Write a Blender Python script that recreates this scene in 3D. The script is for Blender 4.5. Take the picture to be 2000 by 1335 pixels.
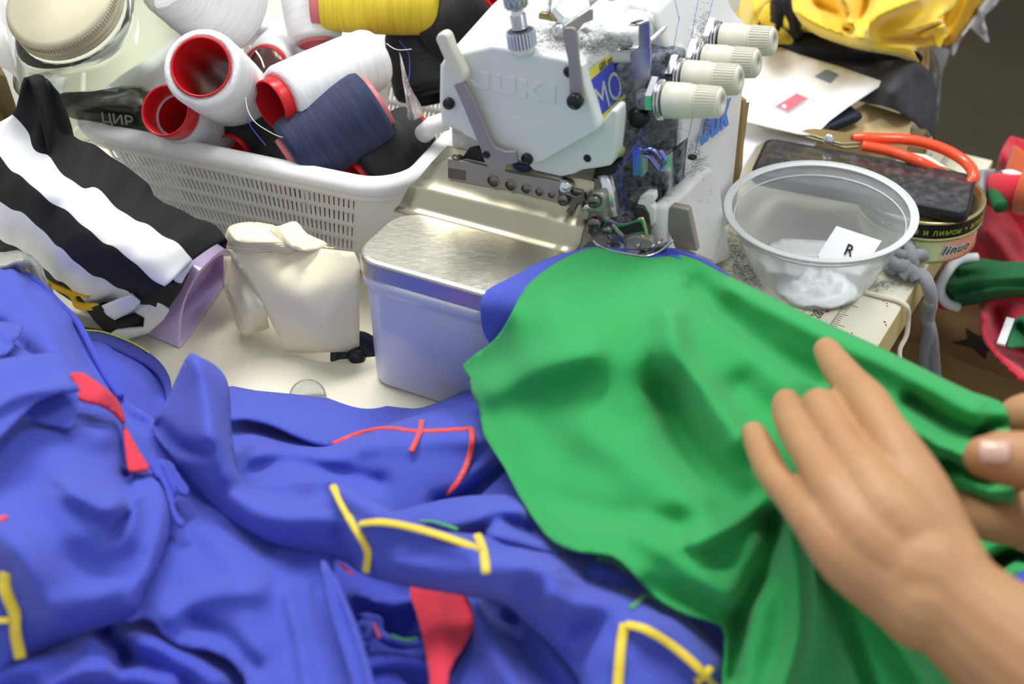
import bpy, bmesh, math, random
import numpy as np
from mathutils import Vector, Matrix
from mathutils.geometry import delaunay_2d_cdt
random.seed(4)
for _o in list(bpy.data.objects): bpy.data.objects.remove(_o)
SC = bpy.context.scene
COL = SC.collection
# ------------------------------------------------------------------ camera
F = 2778.0; CH = 0.56; PIT = math.radians(36)
CAM = Vector((0, 0, CH))
FW = Vector((0, math.cos(PIT), -math.sin(PIT))); UP = Vector((0, math.sin(PIT), math.cos(PIT))); RT = Vector((1, 0, 0))
cd = bpy.data.cameras.new('camera'); cam = bpy.data.objects.new('camera', cd); COL.objects.link(cam)
cd.sensor_width = 36; cd.lens = 36 * F / 2000; cd.clip_start = 0.02
cam.location = CAM; cam.rotation_euler = (math.pi / 2 - PIT, 0, 0)
cd.dof.use_dof = True; cd.dof.focus_distance = 0.93; cd.dof.aperture_fstop = 5.6
SC.camera = cam
# ------------------------------------------------------------------ light
w = bpy.data.worlds.new('world'); SC.world = w; w.use_nodes = True
w.node_tree.nodes['Background'].inputs[0].default_value = (0.93, 0.97, 1, 1)
w.node_tree.nodes['Background'].inputs[1].default_value = 0.50
def area(name, loc, target, size, sy, energy, col=(1, 1, 1)):
    l = bpy.data.lights.new(name, 'AREA'); l.shape = 'RECTANGLE'; l.size = size; l.size_y = sy; l.energy = energy; l.color = col
    o = bpy.data.objects.new(name, l); COL.objects.link(o); o.location = loc
    o.rotation_euler = (Vector(target) - Vector(loc)).to_track_quat('-Z', 'Y').to_euler(); return o
area('ceiling_tube_light', (-0.35, 1.35, 1.55), (0, .85, 0), 1.0, 0.25, 18.5, (1, .99, .96))
area('ceiling_tube_light', (0.7, 0.7, 1.75), (0.1, .8, 0), 0.9, 0.25, 9.0, (1, 1, 1))
SC.view_settings.view_transform = 'Standard'; SC.view_settings.look = 'None'
SC.view_settings.gamma = 1; SC.view_settings.use_curve_mapping = False
SC.view_settings.exposure = 0.36
# ------------------------------------------------------------------ geometry helpers
def ray(x, y): return FW + RT * ((x - 1000) / F) + UP * ((667.5 - y) / F)
def P(x, y, z=0.0):
    r = ray(x, y); return CAM + r * ((z - CH) / r.z)
def PLN(x, y, o, n):
    r = ray(x, y); return CAM + r * ((o - CAM).dot(n) / r.dot(n))
def PX(p):
    d = p - CAM; k = d.dot(FW); return (1000 + F * d.dot(RT) / k, 667.5 - F * d.dot(UP) / k)
U = Vector((.895, -.446, 0)); V = Vector((.446, .895, 0)); Z = Vector((0, 0, 1))
MO = P(705, 748, 0)
def M(a, b, c): return MO + U * a + V * b + Z * c
def FB(x, y, b): return PLN(x, y, MO + V * b, V)
def FA(x, y, a): return PLN(x, y, MO + U * a, U)
def pts(f, l, k): return [f(x, y, k) for x, y in l]
def cr(pl, n=6, closed=False):
    """Catmull-Rom through vectors"""
    out = []; N = len(pl); rng = range(N if closed else N - 1)
    for i in rng:
        if closed: p0, p1, p2, p3 = pl[i - 1], pl[i], pl[(i + 1) % N], pl[(i + 2) % N]
        else: p0, p1, p2, p3 = pl[max(i - 1, 0)], pl[i], pl[i + 1], pl[min(i + 2, N - 1)]
        for k in range(n):
            t = k / n
            out.append(tuple(0.5 * ((2 * b) + (-a + c) * t + (2 * a - 5 * b + 4 * c - d) * t * t + (-a + 3 * b - 3 * c + d) * t ** 3) for a, b, c, d in zip(p0, p1, p2, p3)))
    if not closed: out.append(tuple(pl[-1]))
    return out
def crv(pl, n=6, closed=False): return [Vector(p) for p in cr(pl, n, closed)]
# ------------------------------------------------------------------ object helpers
WL = {}
def tag(o, label, cat, group=None, kind=None):
    if label: o['label'] = label
    if cat: o['category'] = cat
    if group: o['group'] = group
    if kind: o['kind'] = kind
    return o
def thing(name, label, cat, loc, group=None):
    o = bpy.data.objects.new(name, None); COL.objects.link(o); o.location = loc; o.empty_display_size = .01
    WL[o] = Vector(loc); return tag(o, label, cat, group)
def obj(name, vs, fs, m, parent=None, smooth=True, mats=None, midx=None, autos=None):
    vs = [Vector(v) for v in vs]
    if parent is not None: L = WL[parent]
    else:
        xs = [v.x for v in vs]; ys = [v.y for v in vs]; L = Vector(((min(xs) + max(xs)) / 2, (min(ys) + max(ys)) / 2, min(v.z for v in vs)))
    me = bpy.data.meshes.new(name); me.from_pydata([tuple(v - L) for v in vs], [], [tuple(f) for f in fs]); me.validate()
    bm = bmesh.new(); bm.from_mesh(me); bmesh.ops.recalc_face_normals(bm, faces=bm.faces)
    bm.to_mesh(me); bm.free()
    for mm in (mats or [m]): me.materials.append(mm)
    if midx is not None: me.polygons.foreach_set('material_index', midx)
    me.polygons.foreach_set('use_smooth', [smooth] * len(me.polygons))
    o = bpy.data.objects.new(name, me); COL.objects.link(o); WL[o] = L
    if parent is not None: o.parent = parent
    else: o.location = L
    return o
def bev(o, w, seg=2):
    b = o.modifiers.new('bevel', 'BEVEL'); b.width = w; b.segments = seg; b.limit_method = 'ANGLE'; b.angle_limit = math.radians(32)
    o.data.polygons.foreach_set('use_smooth', [True] * len(o.data.polygons))
    n = o.modifiers.new('wn', 'WEIGHTED_NORMAL'); n.keep_sharp = True
    return o
def solid(o, t, off=-1):
    s = o.modifiers.new('solid', 'SOLIDIFY'); s.thickness = t; s.offset = off; return o
class G:
    def __init__(s): s.v = []; s.f = []
    def add(s, vs, fs):
        n = len(s.v); s.v += [Vector(v) for v in vs]; s.f += [tuple(i + n for i in f) for f in fs]; return s
    def prism(s, pl, vec):
        n = len(pl); vec = Vector(vec)
        return s.add(list(pl) + [Vector(p) + vec for p in pl], [tuple(range(n))[::-1], tuple(range(n, 2 * n))] + [(i, (i + 1) % n, n + (i + 1) % n, n + i) for i in range(n)])
    def box(s, c, x, y, z):
        c = Vector(c); x = Vector(x); y = Vector(y); z = Vector(z)
        return s.prism([c - x - y - z, c + x - y - z, c + x + y - z, c - x + y - z], z * 2)
    def lathe(s, prof, A, B, n=28, cap=True):
        A = Vector(A); d = (Vector(B) - A).normalized(); e = d.orthogonal().normalized(); g = d.cross(e)
        vs = []; fs = []
        for t, r in prof:
            for k in range(n):
                a = 2 * math.pi * k / n; vs.append(A + d * t + (e * math.cos(a) + g * math.sin(a)) * r)
        for i in range(len(prof) - 1):
            for k in range(n): fs.append((i * n + k, i * n + (k + 1) % n, (i + 1) * n + (k + 1) % n, (i + 1) * n + k))
        if cap: fs.append(tuple(range(n))[::-1]); fs.append(tuple(range((len(prof) - 1) * n, len(prof) * n)))
        return s.add(vs, fs)
    def cyl(s, A, B, r, n=20, r2=None): return s.lathe([(0, r), ((Vector(B) - Vector(A)).length, r if r2 is None else r2)], A, B, n)
    def tube(s, pl, r, n=8, closed=False, sx=1.0, rs=None, nrm=None):
        pl = [Vector(p) for p in pl]; N = len(pl); vs = []; fs = []; e = None
        for i, p in enumerate(pl):
            if closed: d = (pl[(i + 1) % N] - pl[i - 1]).normalized()
            else: d = (pl[min(i + 1, N - 1)] - pl[max(i - 1, 0)]).normalized()
            if nrm is not None: e = (Vector(nrm) - d * Vector(nrm).dot(d)).normalized()
            else:
                if e is None: e = d.orthogonal().normalized()
                e = (e - d * e.dot(d)).normalized()
            g = d.cross(e); rr = rs[i] if rs else r
            for k in range(n):
                a = 2 * math.pi * k / n; vs.append(p + (e * math.cos(a) * sx + g * math.sin(a)) * rr)
        for i in range(N if closed else N - 1):
            j = (i + 1) % N
            for k in range(n): fs.append((i * n + k, i * n + (k + 1) % n, j * n + (k + 1) % n, j * n + k))
        if not closed: fs.append(tuple(range(n))[::-1]); fs.append(tuple(range((N - 1) * n, N * n)))
        return s.add(vs, fs)
    def ball(s, c, r, sc=(1, 1, 1), n=12):
        vs = []; fs = []; h = n // 2
        for i in range(h + 1):
            th = math.pi * max(min(i, h - .02), .02) / h
            for k in range(n):
                a = 2 * math.pi * k / n
                vs.append(Vector(c) + Vector((math.sin(th) * math.cos(a) * sc[0], math.sin(th) * math.sin(a) * sc[1], math.cos(th) * sc[2])) * r)
        for i in range(h):
            for k in range(n): fs.append((i * n + k, i * n + (k + 1) % n, (i + 1) * n + (k + 1) % n, (i + 1) * n + k))
        fs.append(tuple(range(n))[::-1]); fs.append(tuple(range(h * n, h * n + n)))
        return s.add(vs, fs)
    def out(s, name, m, parent=None, smooth=True): return obj(name, s.v, s.f, m, parent, smooth)
def prism(name, pl, vec, m, parent=None, bw=0, smooth=False):
    o = G().prism(pl, vec).out(name, m, parent, smooth)
    if bw: bev(o, bw)
    return o
def text(name, s, org, xd, yd, size, m, parent, ext=.0002, sx=1.0, bold=0):
    c = bpy.data.curves.new(name, 'FONT'); c.body = s; c.size = size; c.extrude = ext; c.offset = bold
    t = bpy.data.objects.new(name, c); COL.objects.link(t)
    dg = bpy.context.evaluated_depsgraph_get(); me = bpy.data.meshes.new_from_object(t.evaluated_get(dg)); bpy.data.objects.remove(t)
    xd = Vector(xd).normalized(); zd = xd.cross(Vector(yd)).normalized(); yd = zd.cross(xd)
    vs = [Vector(org) + xd * v.co.x * sx + yd * v.co.y + zd * v.co.z for v in me.vertices]
    return obj(name, vs, [tuple(p.vertices) for p in me.polygons], m, parent, False)
# ------------------------------------------------------------------ material helpers
def srgb(h):
    if isinstance(h, str): h = [int(h[i:i + 2], 16) / 255 for i in (0, 2, 4)]
    return tuple(((c + .055) / 1.055) ** 2.4 if c > .04045 else c / 12.92 for c in h)
def mat(name, col, rough=.5, metal=0, bump=0, bs=200, var=0, vs=8, vcol=None, trans=0, sheen=0, coat=0, sss=0, alpha=1, aniso=0, stretch=None, ior=1.45, weave=0):
    m = bpy.data.materials.new(name); m.use_nodes = True; nt = m.node_tree; N = nt.nodes; L = nt.links
    b = N['Principled BSDF']; c = srgb(col); b.inputs['Base Color'].default_value = (*c, 1)
    b.inputs['Roughness'].default_value = rough; b.inputs['Metallic'].default_value = metal
    b.inputs['Transmission Weight'].default_value = trans; b.inputs['IOR'].default_value = ior
    b.inputs['Sheen Weight'].default_value = sheen; b.inputs['Sheen Roughness'].default_value = .6
    b.inputs['Coat Weight'].default_value = coat; b.inputs['Alpha'].default_value = alpha
    if sss: b.inputs['Subsurface Weight'].default_value = sss; b.inputs['Subsurface Radius'].default_value = (.009, .004, .002); b.inputs['Subsurface Scale'].default_value = 1
    if bump or var or weave:
        tc = N.new('ShaderNodeTexCoord'); mp = N.new('ShaderNodeMapping'); L.new(tc.outputs['Object'], mp.inputs[0])
        if stretch: mp.inputs['Scale'].default_value = stretch
    if var:
        n = N.new('ShaderNodeTexNoise'); n.inputs['Scale'].default_value = vs; n.inputs['Detail'].default_value = 6; L.new(mp.outputs[0], n.inputs['Vector'])
        r = N.new('ShaderNodeMapRange'); r.inputs[1].default_value = .42; r.inputs[2].default_value = .68; L.new(n.outputs['Fac'], r.inputs[0])
        mx = N.new('ShaderNodeMix'); mx.data_type = 'RGBA'; mx.inputs[6].default_value = (*c, 1)
        v2 = srgb(vcol) if vcol else tuple(x * (1 - var) for x in c); mx.inputs[7].default_value = (*v2, 1)
        mu = N.new('ShaderNodeMath'); mu.operation = 'MULTIPLY'; mu.inputs[1].default_value = var if vcol else 1
        L.new(r.outputs[0], mu.inputs[0]); L.new(mu.outputs[0], mx.inputs[0]); L.new(mx.outputs[2], b.inputs['Base Color'])
    if bump or weave:
        bp = N.new('ShaderNodeBump'); bp.inputs['Strength'].default_value = bump or weave; bp.inputs['Distance'].default_value = .0006
        if weave:
            w1 = N.new('ShaderNodeTexWave'); w1.inputs['Scale'].default_value = bs; w1.bands_direction = 'DIAGONAL'; w1.inputs['Distortion'].default_value = 1.5; L.new(mp.outputs[0], w1.inputs['Vector'])
            L.new(w1.outputs['Fac'], bp.inputs['Height'])
        else:
            n2 = N.new('ShaderNodeTexNoise'); n2.inputs['Scale'].default_value = bs; n2.inputs['Detail'].default_value = 4; L.new(mp.outputs[0], n2.inputs['Vector']); L.new(n2.outputs['Fac'], bp.inputs['Height'])
        L.new(bp.outputs[0], b.inputs['Normal'])
    return m
# ------------------------------------------------------------------ cloth sheets
def rbf(ctrl):
    A = np.array([c[:2] for c in ctrl], float) / 300; z = np.array([c[2] for c in ctrl], float); n = len(A)
    def phi(r): return np.where(r > 0, r * r * np.log(np.maximum(r, 1e-9)), 0)
    K = phi(np.linalg.norm(A[:, None] - A[None], axis=2)) + np.eye(n) * 1e-4
    Q = np.c_[np.ones(n), A]; S = np.block([[K, Q], [Q.T, np.zeros((3, 3))]]); w = np.linalg.lstsq(S, np.r_[z, 0, 0, 0], rcond=None)[0]
    def f(X):
        X = X / 300; k = phi(np.linalg.norm(X[:, None] - A[None], axis=2)); return k @ w[:n] + np.c_[np.ones(len(X)), X] @ w[n:]
    return f
def ridge(X, pl, amp, wl, wr=None):
    """height along a crease; wl / wr = soft widths left and right of the line's direction; amp may vary along it"""
    wr = wr or wl; pl = np.array(cr([tuple(p) for p in pl], 5), float); best = np.full(len(X), 1e9); side = np.zeros(len(X)); tt = np.zeros(len(X))
    seg = np.linalg.norm(np.diff(pl, axis=0), axis=1); tot = seg.sum(); acc = 0
    for i in range(len(pl) - 1):
        a = pl[i]; d = pl[i + 1] - a; l2 = d @ d + 1e-9; t = np.clip(((X - a) @ d) / l2, 0, 1); q = a + t[:, None] * d; r = np.linalg.norm(X - q, axis=1)
        m = r < best; best[m] = r[m]; c = d[0] * (X[:, 1] - a[1]) - d[1] * (X[:, 0] - a[0]); side[m] = c[m]; tt[m] = (acc + t[m] * seg[i]) / tot; acc += seg[i]
    w = np.where(side < 0, wl, wr)
    am = amp if np.isscalar(amp) else np.interp(tt, np.linspace(0, 1, len(amp)), amp)
    return am * np.exp(-(best / w) ** 2)
def inside(X, poly):
    P_ = np.array(poly); c = np.zeros(len(X), bool); j = len(P_) - 1
    for i in range(len(P_)):
        a, b = P_[i], P_[j]
        k = ((a[1] > X[:, 1]) != (b[1] > X[:, 1])) & (X[:, 0] < (b[0] - a[0]) * (X[:, 1] - a[1]) / (b[1] - a[1] + 1e-12) + a[0]); c ^= k; j = i
    return c
HF = {}
def sheet(name, outline, ctrl, m, ridges=(), step=9, thick=.0012, parent=None, smooth_out=3, wob=0, roll=0, crk=0, key=None):
    """cloth lying in the scene: outline corners and heights are given where the cloth crosses the sight lines"""
    out = cr([tuple(map(float, p)) for p in outline], smooth_out, True) if smooth_out else [tuple(map(float, p)) for p in outline]
    res = []
    for i in range(len(out)):
        a = np.array(out[i]); b = np.array(out[(i + 1) % len(out)]); n = max(1, int(np.linalg.norm(b - a) / step))
        for k in range(n): res.append(a + (b - a) * k / n)
    res = np.array(res)
    if wob:
        rg = np.random.default_rng(len(res)); res += rg.normal(0, wob, res.shape)
    x0, y0 = res.min(0); x1, y1 = res.max(0); g = []
    for j, yy in enumerate(np.arange(y0, y1, step * .87)):
        for xx in np.arange(x0 + (j % 2) * step / 2, x1, step): g.append((xx, yy))
    g = np.array(g); g = g[inside(g, res)]
    # keep grid off the border
    keep = np.ones(len(g), bool)
    for p in res: keep &= np.hypot(g[:, 0] - p[0], g[:, 1] - p[1]) > step * .55
    g = g[keep]; X = np.r_[res, g]
    f = rbf(ctrl)
    def hz(X):
        z = f(X)
        for r in ridges: z = z + ridge(X, r[0], np.array(r[1]) * 1.25 if not np.isscalar(r[1]) else r[1] * 1.25, *r[2:])
        x_, y_ = X[:, 0], X[:, 1]; s_ = len(outline) * .7
        z = z + crk * (np.sin(x_ / 34 + y_ / 61 + s_ + 1.3 * np.sin(y_ / 77)) + .7 * np.sin(x_ / 19 - y_ / 27 + 2 * s_ + 1.1 * np.sin(x_ / 53)) + .45 * np.sin(y_ / 13 + x_ / 41 + np.sin(x_ / 29)))
        return z
    z = hz(X)
    if roll:
        d = np.full(len(X), 1e9)
        for p in res: d = np.minimum(d, np.hypot(X[:, 0] - p[0], X[:, 1] - p[1]))
        z = z - roll * np.exp(-(d / 14) ** 2)
    n = len(res)
    v, e, fa, *_ = delaunay_2d_cdt([Vector(p) for p in X], [], [list(range(n))], 1, 1e-5)
    v = [tuple(q) for q in v]
    if len(v) != len(X): z = hz(np.array(v))
    vs = [P(q[0], q[1], zz) for q, zz in zip(v, z)]
    o = obj(name, vs, fa, m, parent, True); solid(o, thick)
    # ensure the visible side faces up
    if sum(p.normal.z for p in o.data.polygons) < 0: o.data.flip_normals()
    if key: HF[key] = hz
    return o
def thread_on(name, key, pl, wpx, m, parent, lift=.0012, flat=.45, n=6):
    """embroidered satin line lying on a cloth"""
    q = np.array(cr(pl, n)); z = HF[key](q)
    return G().tube([P(a[0], a[1], zz + lift) for a, zz in zip(q, z)], wpx / 2 * .00033, 8, sx=flat, nrm=(0, -.2, 1)).out(name, m, parent)
# ------------------------------------------------------------------ materials
T = {}
T['laminate'] = mat('table_laminate', 'e7e1cb', .42, var=.06, vs=5, bump=.05, bs=60)
T['edge'] = mat('table_edge', 'd9c48a', .5, var=.12, vs=20)
T['paint'] = mat('machine_paint', 'e6e8e4', .34, bump=.12, bs=900)
T['paint2'] = mat('machine_cover_paint', 'dde1e0', .38, bump=.12, bs=900)
T['knob'] = mat('tension_knob_plastic', 'd8d6c6', .4)
T['steel'] = mat('brushed_steel', 'c9c6bb', .3, 1, bump=.25, bs=120, stretch=(1, 14, 14))
T['platemetal'] = mat('plate_steel', 'b9b49c', .33, 1)
T['levermetal'] = mat('lever_metal', 'a5a09a', .42, .55)
T['chrome'] = mat('chrome', 'dcdde2', .14, 1)
T['darksteel'] = mat('dark_steel', '7c7770', .3, 1)
T['black'] = mat('black_oxide', '16161a', .32)
T['blackhole'] = mat('recess_black', '222222', .8)
T['boxpaint'] = mat('white_enamel_blue_cast', 'ccd0dc', .3, coat=.3)  # white paint; the blue cloth's reflection is put into this bluish tint
T['lintmat'] = mat('grey_lint', '868d92', .95, var=1, vs=260, vcol='3c4248', bump=1, bs=700)
T['lintfib'] = mat('lint_fibre', '70777c', .9)
T['blueink'] = mat('blue_print', '4f86e0', .45)
T['stickblue'] = mat('sticker_blue', '4a55c4', .25)
T['stickyel'] = mat('sticker_yellow', 'd9d14e', .3)
T['silver'] = mat('sticker_silver', 'cdd6d0', .3, .3)
T['thread'] = mat('blue_thread', '4650c8', .6)
T['acryl'] = mat('clear_acrylic', 'f4fbff', .05, trans=.9)
T['white_pl'] = mat('white_plastic', 'eef0f0', .38, sss=.06)
T['redcore'] = mat('red_plastic', 'cf1f26', .32)
T['pinkcore'] = mat('pink_plastic', 'dd7880', .4)
def threadmat(n, c, v=.25): return mat(n, c, .75, bump=.8, bs=1, sheen=.3) 
def wound(name, col, col2, rough=.7):
    """fine thread wound round a cone: crossing bands along the axis"""
    m = mat(name, col, rough, sheen=.08); nt = m.node_tree; N = nt.nodes; L = nt.links; b = N['Principled BSDF']
    tc = N.new('ShaderNodeTexCoord'); w1 = N.new('ShaderNodeTexWave'); w1.bands_direction = 'Z'; w1.inputs['Scale'].default_value = 260; w1.inputs['Distortion'].default_value = 6; w1.inputs['Detail'].default_value = 2; w1.inputs['Detail Scale'].default_value = .6
    L.new(tc.outputs['Object'], w1.inputs[0]); bp = N.new('ShaderNodeBump'); bp.inputs['Strength'].default_value = .35; bp.inputs['Distance'].default_value = .0006
    L.new(w1.outputs['Fac'], bp.inputs['Height']); L.new(bp.outputs[0], b.inputs['Normal'])
    n = N.new('ShaderNodeTexNoise'); n.inputs['Scale'].default_value = 30; mp = N.new('ShaderNodeMapping'); mp.inputs['Scale'].default_value = (1, 1, 14); L.new(tc.outputs['Object'], mp.inputs[0]); L.new(mp.outputs[0], n.inputs['Vector'])
    mx = N.new('ShaderNodeMix'); mx.data_type = 'RGBA'; mx.inputs[6].default_value = (*srgb(col), 1); mx.inputs[7].default_value = (*srgb(col2), 1)
    r = N.new('ShaderNodeMapRange'); r.inputs[1].default_value = .4; r.inputs[2].default_value = .7; L.new(n.outputs['Fac'], r.inputs[0]); L.new(r.outputs[0], mx.inputs[0]); L.new(mx.outputs[2], b.inputs['Base Color'])
    return m
T['w_white'] = wound('white_thread', 'f4f5f5', 'e6e8ea'); T['w_grey'] = wound('offwhite_thread', 'dcdce0', 'c4c5cb')
T['w_navy'] = wound('navy_thread', '1b2547', '29355c'); T['w_black'] = wound('black_thread', '111416', '212628'); T['w_yel'] = wound('yellow_thread', 'f3d93a', 'e4c52a')
def struct(o): o['kind'] = 'structure'; return o
# ------------------------------------------------------------------ setting
FLZ = -.76
def quad(name, a, b, c, d, m, th=None, parent=None):
    return obj(name, [a, b, c, d], [(0, 1, 2, 3)], m, parent, False)
fl = G().box((0, 1.6, FLZ - .02), (2.6, 0, 0), (0, 2.6, 0), (0, 0, .02)).out('floor', mat('floor_brown', '4a4230', .7, var=.25, vs=3), None, False); struct(fl)
wb = G().box((0, 3.6, .6), (2.6, 0, 0), (0, .04, 0), (0, 0, 1.4)).out('wall_back', mat('wall_paint', 'b8b6ae', .8), None, False); struct(wb)
# ---- table
te1 = P(1716, 674); te2 = P(1940, 313); ed = (te1 - te2).normalized(); en = Vector((ed.y, -ed.x, 0))
if en.x < 0: en = -en
TA = te1 + ed * .62; TB = te1 - ed * .95
tbl = thing('sewing_table', 'cream laminate sewing table with a printed ruler along its edge', 'table', Vector((-.1, .9, FLZ)))
TB = te2 + Vector((0, 0, 0))
o = G().prism([TA - en * 1.05, TA, TB, TB - en * 1.05], (0, 0, -.030)).out('tabletop', T['laminate'], tbl, False)
o.data.materials.append(T['edge'])
for p in o.data.polygons:
    if abs(p.normal.z) < .5: p.material_index = 1
bev(o, .0012, 2)
g = G()
for (s, t) in ((.5, .30), (-.22, .34), (.5, .95), (-.22, .95)):
    c = te1 + ed * s - en * t
    G().box((c.x, c.y, (FLZ - .03) / 2), ed * .02, en * .02, (0, 0, (-.03 - FLZ) / 2 - .0)).out('leg', T['darksteel'], tbl, False)
s1 = P(1826, 276, 0); s2 = P(1800, 40, 0); sdir = (s2 - s1).normalized(); s0 = te2 - en * ((te2 - s1).dot(en)) - ed * .002
st_ = thing('side_table', 'second table butted behind the sewing table, under papers and yellow fabric', 'table', Vector((.1, 1.5, FLZ)))
G().prism([s0, s0 + sdir * .55, s0 + sdir * .55 - en * 1.6, s0 - en * 1.3], (0, 0, -.03)).out('tabletop', T['laminate'], st_, False)
for k_ in (.08, .5):
    for m_ in (.06, 1.1):
        c = s0 + sdir * k_ - en * m_; G().box((c.x, c.y, (FLZ - .03) / 2), (.02, 0, 0), (0, .02, 0), (0, 0, (-.03 - FLZ) / 2)).out('leg', T['darksteel'], st_, False)
# ruler marks parallel to the edge
ink = mat('ruler_ink', '55524a', .6)
g = G(); base = te1 - en * .034; lo, hi = -.18, .28
def rbar(c, l, wd): g.box(c + Z * .00015, l, wd, Z * .00012)
for off in (0, .0105, .021):
    rbar(te1 - en * (.036 + off) - ed * ((hi + lo) / 2), ed * (hi - lo) / 2, en * .00018)
k = lo
i = 0
while k < hi:
    L_ = .0095 if i % 10 == 0 else (.007 if i % 5 == 0 else .0045)
    rbar(te1 - en * (.036 - L_ / 2) - ed * k, en * L_ / 2, ed * .00013); k += .0027; i += 1
k = lo
while k < hi: rbar(te1 - en * .0515 - ed * k, en * .0055, ed * .00015); k += .0254
g.out('ruler_lines', ink, tbl, False)
ni = 0
for k in range(-3, 6):
    text('ruler_number', str(29 + k), te1 - en * (.0445) - ed * (.036 + .027 * k) + Z * .0002, -ed, -en, .0105, ink, tbl, .00005, .85)
    text('ruler_number', str(3 - (k // 2)) if k % 2 == 0 else '-', te1 - en * (.0555) - ed * (.043 + .027 * k) + Z * .0002, -ed, -en, .0095, ink, tbl, .00005, .85)
# grommet hole in the table (black plastic cup) and clear glass disc
gh = thing('cable_grommet', 'black round grommet set in the cream table between folded cloth and machine', 'grommet', P(690, 692))
G().lathe([(0, .0165), (.0012, .0175), (.0020, .0165), (.0012, .013), (.0005, .012)], P(697, 697, .0002), P(697, 697, 1), 36).out('rim', T['black'], gh)
G().lathe([(0, .006), (.004, .005), (.005, .002)], P(697, 697, .0008), P(697, 697, 1), 20).out('core', T['black'], gh)
gd = G().lathe([(0, .0118), (.0022, .0118), (.003, .0108), (.0022, .0098), (.0012, .0085), (.0018, .0045), (.0024, .0005)], P(601, 776, .0003), P(601, 776, 1), 40).out('glass_disc', mat('clear_disc', 'eef4f2', .04, trans=.95), None)
tag(gd, 'small clear glass disc on the table at the blue cloth edge', 'disc')

# ------------------------------------------------------------------ overlock sewing machine
mc = thing('overlock_machine', 'white industrial overlock sewing machine with grey thread lint and four tension knobs', 'sewing machine', M(.1, .16, 0))
def rrect(a0, b0, a1, b1, r, c, n=8, corners=(1, 1, 1, 1)):
    out = []
    for (cx, cy, s), f in zip(((a0 + r, b0 + r, 180), (a1 - r, b0 + r, 270), (a1 - r, b1 - r, 0), (a0 + r, b1 - r, 90)), corners):
        if not f: out.append(M(a0 if s in (180, 90) else a1, b0 if s in (180, 270) else b1, c)); continue
        for k in range(n + 1):
            t = math.radians(s + 90 * k / n); out.append(M(cx + r * math.cos(t), cy + r * math.sin(t), c))
    return out
def rings(name, R, m, parent, cap0=True, cap1=True, smooth=True):
    g = G(); n = len(R[0]); vs = [p for r in R for p in r]; fs = []
    for i in range(len(R) - 1):
        for k in range(n): fs.append((i * n + k, i * n + (k + 1) % n, (i + 1) * n + (k + 1) % n, (i + 1) * n + k))
    if cap0: fs.append(tuple(range(n))[::-1])
    if cap1: fs.append(tuple(range((len(R) - 1) * n, len(R) * n)))
    return obj(name, vs, fs, m, parent, smooth)
A1 = .172
def rr(d, c, r=.018): return rrect(d, d, A1, .060, max(r - d * .5, .003), c, 8, (1, 0, 0, 1))
o = rings('work_box', [rr(.006, .0, .014), rr(.003, .003), rr(.0016, .07), rr(.0012, .0745), rr(-.0004, .0765), rr(-.0006, .0845)], T['boxpaint'], mc)
o = rings('cloth_plate', [rr(-.0008, .0842), rr(-.0013, .0845), rr(-.0014, .0850), rr(-.0014, .0853), rr(-.0014, .0945), rr(-.0014, .0950), rr(-.0011, .0962), rr(-.0004, .0971), rr(.0006, .0975), rr(.0014, .0976), rr(.0016, .0976, .0174)], T['steel'], mc); o.data.polygons[len(o.data.polygons) - 1].use_smooth = False
for p_ in o.data.polygons:
    if abs(p_.normal.z) > .9: p_.use_smooth = False
# guard plate behind the cloth plate: swept profile
prof = [(.0585, .0972), (.064, .0976), (.0665, .100), (.0705, .1085), (.0735, .1105), (.079, .113), (.0845, .121), (.086, .135)]
A0s = [-.004, -.004, -.003, .0, .002, .004, .009, .020]
vs = []; 
for (b, c), a0 in zip(prof, A0s):
    for k in range(9): vs.append(M(a0 + (.121 - a0) * k / 8, b, c))
o = obj('guard_plate', vs, [(i * 9 + k, i * 9 + k + 1, (i + 1) * 9 + k + 1, (i + 1) * 9 + k) for i in range(len(prof) - 1) for k in range(8)], T['platemetal'], mc); solid(o, .0015)
# base casting under the head
prism('base_casting', [M(.022, .0875, 0), M(.112, .0875, 0), M(.112, .0875, .158), M(.022, .0875, .158)], V * .10, mat('casting_grey', 'c9c8bd', .7, var=.3, vs=120), mc, .003)
# perforated bar
bl = [(873, 309), (918, 318), (1000, 338), (1098, 357), (1112, 372), (1113, 398), (1098, 401), (1080, 394), (990, 372), (876, 352)]
bar = prism('perforated_bar', pts(FB, bl, .0800), V * .0035, T['levermetal'], mc, .0006)
for (x, y, r) in ((963, 354, 12), (997, 362, 11), (1027, 369, 9.5), (1053, 375, 8), (1077, 381, 6.5)):
    c = FB(x, y, .0799); G().cyl(c, c - V * .0004, r * .00034, 24).out('bar_hole', T['darksteel'], mc)
    G().lathe([(0, r * .00036), (.0007, r * .00036), (.0007, r * .00031), (0, r * .00031)], c, c - V, 24, False).out('hole_rim', T['levermetal'], mc)
prism('bar_slot', pts(FB, [(875, 328), (909, 334), (909, 353), (875, 347)], .0797), V * .0008, T['darksteel'], mc)
G().lathe([(0, .0035), (.001, .0035), (.0015, .002)], FB(893, 308, .083), FB(893, 308, .083) + Z, 16).out('screw', T['darksteel'], mc)
prism('dark_knob', pts(FB, [(902, 308), (914, 292), (930, 288), (943, 296), (948, 318)], .084), V * .006, T['blackhole'], mc, .001)
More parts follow.
